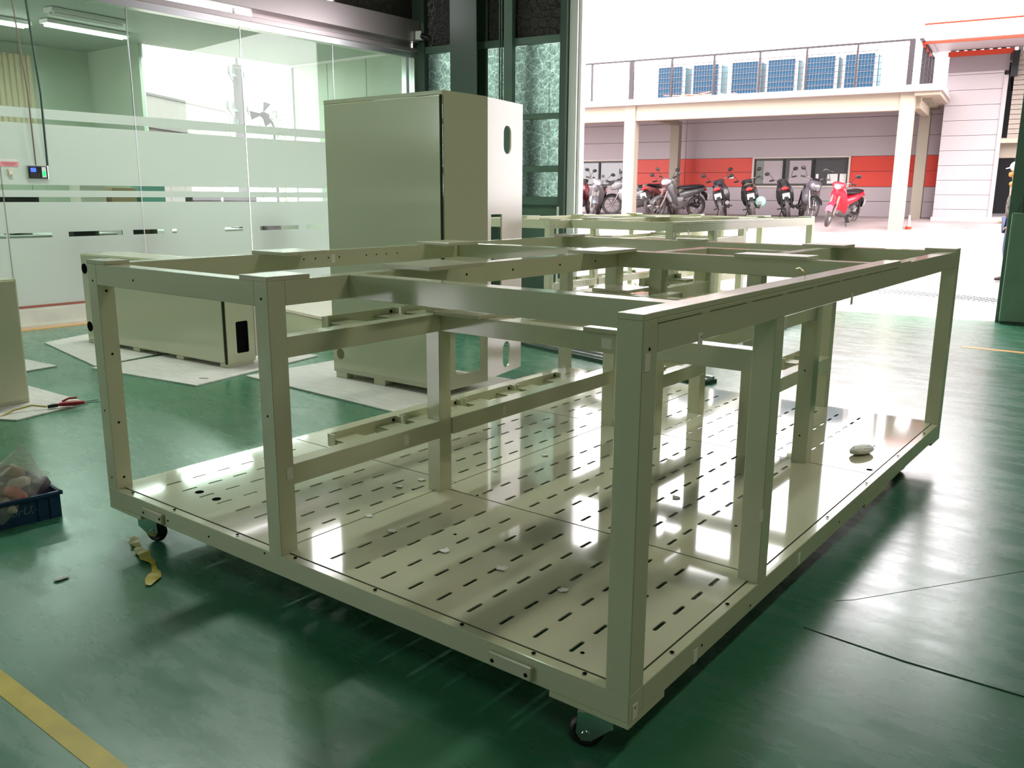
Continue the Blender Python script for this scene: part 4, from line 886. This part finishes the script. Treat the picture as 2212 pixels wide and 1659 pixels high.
# ---------------- person outside the door
SKIN = mat('skin', (.42, .24, .16), .5); JEAN = mat('denim', (.045, .065, .13), .8, noise=(30, .2)); CAMO = mat('camouflage_jacket', (.10, .09, .075), .85, noise=(16, .9)); SHOE = mat('dark_shoe', (.03, .015, .02), .5)
def skin(name, mt, joints, links, parent, sub=2):
    me = bpy.data.meshes.new(name); me.from_pydata([j[0] for j in joints], links, [])
    o = bpy.data.objects.new(name, me); C.objects.link(o); o.parent = parent
    md = o.modifiers.new('skin', 'SKIN'); md.use_smooth_shade = True; md.branch_smoothing = .6
    if not me.skin_vertices:
        bm = bmesh.new(); bm.from_mesh(me); bm.verts.layers.skin.verify(); bm.to_mesh(me); bm.free()
    for i, j_ in enumerate(joints):
        a = j_[1]; me.skin_vertices[0].data[i].radius = a if isinstance(a, tuple) else (a, a); me.skin_vertices[0].data[i].use_root = (i == 0)
    o.modifiers.new('sub', 'SUBSURF').levels = sub; o.modifiers['sub'].render_levels = sub
    dg = bpy.context.evaluated_depsgraph_get(); dg.update()
    m2 = bpy.data.meshes.new_from_object(o.evaluated_get(dg)); o.modifiers.clear(); o.data = m2; m2.materials.clear(); m2.materials.append(mt)
    for p in m2.polygons: p.use_smooth = True
    return o
pe = thing('person', 'person in a white cap, camouflage jacket and jeans walking behind the right door post', 'person', tuple(bpt(2.15, 8.3, gz(8.3))), BA+math.radians(190))
body = [((0, 0, .93), (.115, .115)), ((0, 0, 1.12), (.11, .15)), ((.01, 0, 1.34), (.12, .18)), ((.01, 0, 1.46), (.07, .09)), ((.02, 0, 1.54), (.055, .055)), ((.04, 0, 1.66), (.085, .075)), ((.04, 0, 1.75), (.075, .07)),
        ((0, .19, 1.41), .06), ((-.06, .25, 1.16), .05), ((.06, .26, .95), .038), ((.09, .26, .87), .035), ((0, -.19, 1.41), .06), ((-.09, -.25, 1.15), .05), ((-.02, -.27, .93), .038), ((0, -.27, .85), .035),
        ((0, .09, .88), (.09, .09)), ((.05, .10, .50), (.062, .062)), ((-.03, .10, .09), (.042, .042)), ((.10, .11, .035), (.035, .04)), ((0, -.09, .88), (.09, .09)), ((-.05, -.10, .50), .062), ((-.20, -.10, .13), .042), ((-.12, -.11, .05), (.035, .04))]
lk = [(0, 1), (1, 2), (2, 3), (3, 4), (4, 5), (5, 6), (3, 7), (7, 8), (8, 9), (9, 10), (3, 11), (11, 12), (12, 13), (13, 14), (0, 15), (15, 16), (16, 17), (17, 18), (0, 19), (19, 20), (20, 21), (21, 22)]
skin('body', SKIN, body, lk, pe)
def grow(ids, add): return [(body[i][0], tuple(q+add for q in (body[i][1] if isinstance(body[i][1], tuple) else (body[i][1],)*2))) for i in ids]
skin('jacket', CAMO, grow([0, 1, 2, 3, 7, 8, 9, 11, 12, 13], .028), [(0, 1), (1, 2), (2, 3), (3, 4), (4, 5), (5, 6), (3, 7), (7, 8), (8, 9)], pe)
skin('jeans', JEAN, grow([0, 15, 16, 17, 19, 20, 21], .022), [(0, 1), (1, 2), (2, 3), (0, 4), (4, 5), (5, 6)], pe)
for lb_, (x, y, z, p_) in {'left': (.05, .11, .0, 0), 'right': (-.16, -.11, .02, .35)}.items():
    q = MB().body([(-.12, .05, .04, .045), (-.05, .06, .045, .055), (.07, .04, .048, .035), (.15, .03, .03, .022)], 10).build('shoe', SHOE, pe, smooth=50); q.location = (x-.02, y, z); q.rotation_euler = (0, p_, 0)
MB().ball((.035, 0, 1.76), .105, .092, .085, 16, 10).build('cap', WHITEP, pe, smooth=60); MB().body([(.10, 1.75, .07, .008), (.17, 1.735, .06, .008), (.19, 1.73, .03, .005)], 10).build('cap_peak', WHITEP, pe, smooth=60)
MB().body([(.03, 1.66, .088, .03), (.08, 1.645, .082, .04), (.125, 1.64, .05, .035), (.14, 1.64, .02, .02)], 12).build('face_mask', mat('orange_mask', (.5, .2, .03), .6), pe, smooth=60); MB().torus((.015, 0, 1.50), .075, .035, ax='z', n=20, m=8).build('scarf', bpy.data.materials['orange_mask'], pe, smooth=60)
MB().ball((.125, .03, 1.69), .009).ball((.125, -.03, 1.69), .009).build('eyes', BLACK, pe); MB().body([(.115, 1.665, .012, .018), (.145, 1.655, .008, .01)], 8).build('nose', SKIN, pe, smooth=60); MB().ball((.03, .088, 1.67), .018, .01, .03).ball((.03, -.088, 1.67), .018, .01, .03).build('ears', SKIN, pe, smooth=60)
for sgn, (hx_, hy_, hz_) in ((1, (.09, .26, .85)), (-1, (0, -.27, .83))):
    q = MB().body([(-.035, 0, .012, .02), (0, 0, .016, .042), (.04, 0, .012, .035)], 8)
    for k in range(4): q.tube([(.03, 0, .027-.018*k), (.065, .0, .027-.018*k), (.088-.006*abs(k-1), -.018*sgn, .024-.018*k)], [.009, .008, .006], 6)
    q.tube([(-.01, 0, .035), (.015, -.015*sgn, .06), (.04, -.025*sgn, .066)], [.011, .009, .007], 6)
    o = q.build('hand', SKIN, pe, smooth=60); o.location = (hx_, hy_, hz_-.02); o.rotation_euler = (0, PI/2-.1, 0)
# ---------------- seen through the office window: power pole, sheds, shrub
po = thing('power_pole', 'concrete utility pole with insulators and wires seen through the glass', 'utility pole', (-33.0, 22.4, 0), .6)
MB().cyl((0, 0, 0), (0, 0, 6.9), .26, .20).cyl((0, 0, 6.9), (0, 0, 10.4), .07, .05).build('pole', mat('pole_concrete', (.06, .05, .055), .8), po, smooth=40)
arm = MB()
for z, l in ((6.35, 1.0), (4.9, 1.35), (4.2, .7)): arm.box(-.05, .05, -l, l*.8, z, z+.1); arm.tube([(0, -l*.9, z), (0, 0, z-.6)], .03, 4)
arm.build('cross_arm', STEELDK, po)
ins = MB()
for z, l in ((6.45, 1.0), (5.0, 1.35), (4.3, .7)):
    for k in (-1, -.5, .75): ins.cyl((0, l*k, z), (0, l*k, z+.28), .07, .04, n=8)
ins.build('insulator', STEELDK, po)
wr = MB()
for k in range(5): wr.tube([(0, -1+.45*k, 6.7+.15*k), (3, -6, 6.4+.2*k), (4, -14, 7.2+.2*k)], .012, 4); wr.tube([(0, -1+.45*k, 6.7+.15*k), (2, 6, 6.9+.2*k), (5, 14, 8.2+.2*k)], .012, 4)
wr.tube([(0, -1.2, 4.9), (.1, -1.5, 3.8), (.1, -.6, 3.0)], .025, 4).build('wire', STEELDK, po)
sh = thing('factory_shed', 'pale pink factory shed with banded fascia beyond the office window', 'building', (-46, 20, 0), .55)
SHM = mat('pale_shed', (.24, .20, .205), .7); SHD = mat('shed_band', (.14, .115, .12), .7)
for i in range(18): box('wall_sheet', SHM, (0, .2, -16+i*2.0, -16+i*2.0+1.96, 0, 5.6), sh, 0)
box('fascia', SHM, (.2, .8, -16, 20, 5.6, 7.2), sh, 0); box('fascia_edge', SHD, (.2, .95, -16, 20, 5.3, 5.6), sh, 0); box('fascia_edge', SHD, (.2, .9, -16, 20, 7.2, 7.35), sh, 0)
for i in range(5): box('window', SHD, (.2, .3, -13+i*6, -10.5+i*6, 2.0, 3.2), sh, 0)
s2 = thing('factory_shed', 'taller pale shed at the left behind the power pole', 'building', (-52, 8, 0), .9)
for i in range(8): box('wall_sheet', SHM, (0, .2, -9+i*2.0, -9+i*2.0+1.96, 0, 8.4), s2, 0)
box('fascia_edge', SHD, (.2, .5, -9, 7, 8.4, 8.6), s2, 0)
sr = thing('shrub', 'feathery green shrub against the right end of the office window', 'shrub', (-14.2, 10.05, 0))
LEAF = mat('leaf_green', (.16, .24, .10), .6); lf = MB()
rr = random.Random(5)
for i in range(700):
    a = rr.uniform(0, 2*PI); h = rr.uniform(.8, 3.1); q = (.62-.12*abs(h-1.6))*math.sqrt(rr.random()); c_ = Vector((q*math.cos(a), q*math.sin(a), h)); e1 = Vector((rr.uniform(-1, 1), rr.uniform(-1, 1), rr.uniform(-.6, 1))).normalized()*.075; e2 = e1.cross(Vector((rr.uniform(-1, 1), rr.uniform(-1, 1), rr.uniform(-1, 1)))).normalized()*.014
    lf.add([c_-e1, c_+e2, c_+e1, c_-e2], [(0, 1, 2, 3)])
tag(lf.build('leaves', LEAF, sr), kind='stuff'); MB().tube([(0, 0, 0), (.03, 0, 1.2), (.0, .04, 2.4)], [.04, .03, .01], 6).build('stem', CARD, sr)
gg = MB().prism([(-80, -40), (-13.45, -40), (-13.45, 9.3), (-12.0, 9.6), (-12, 12), (-52, 60), (-80, 60)], -.3, -.05).build('ground_far', YARD); tag(gg, kind='structure')
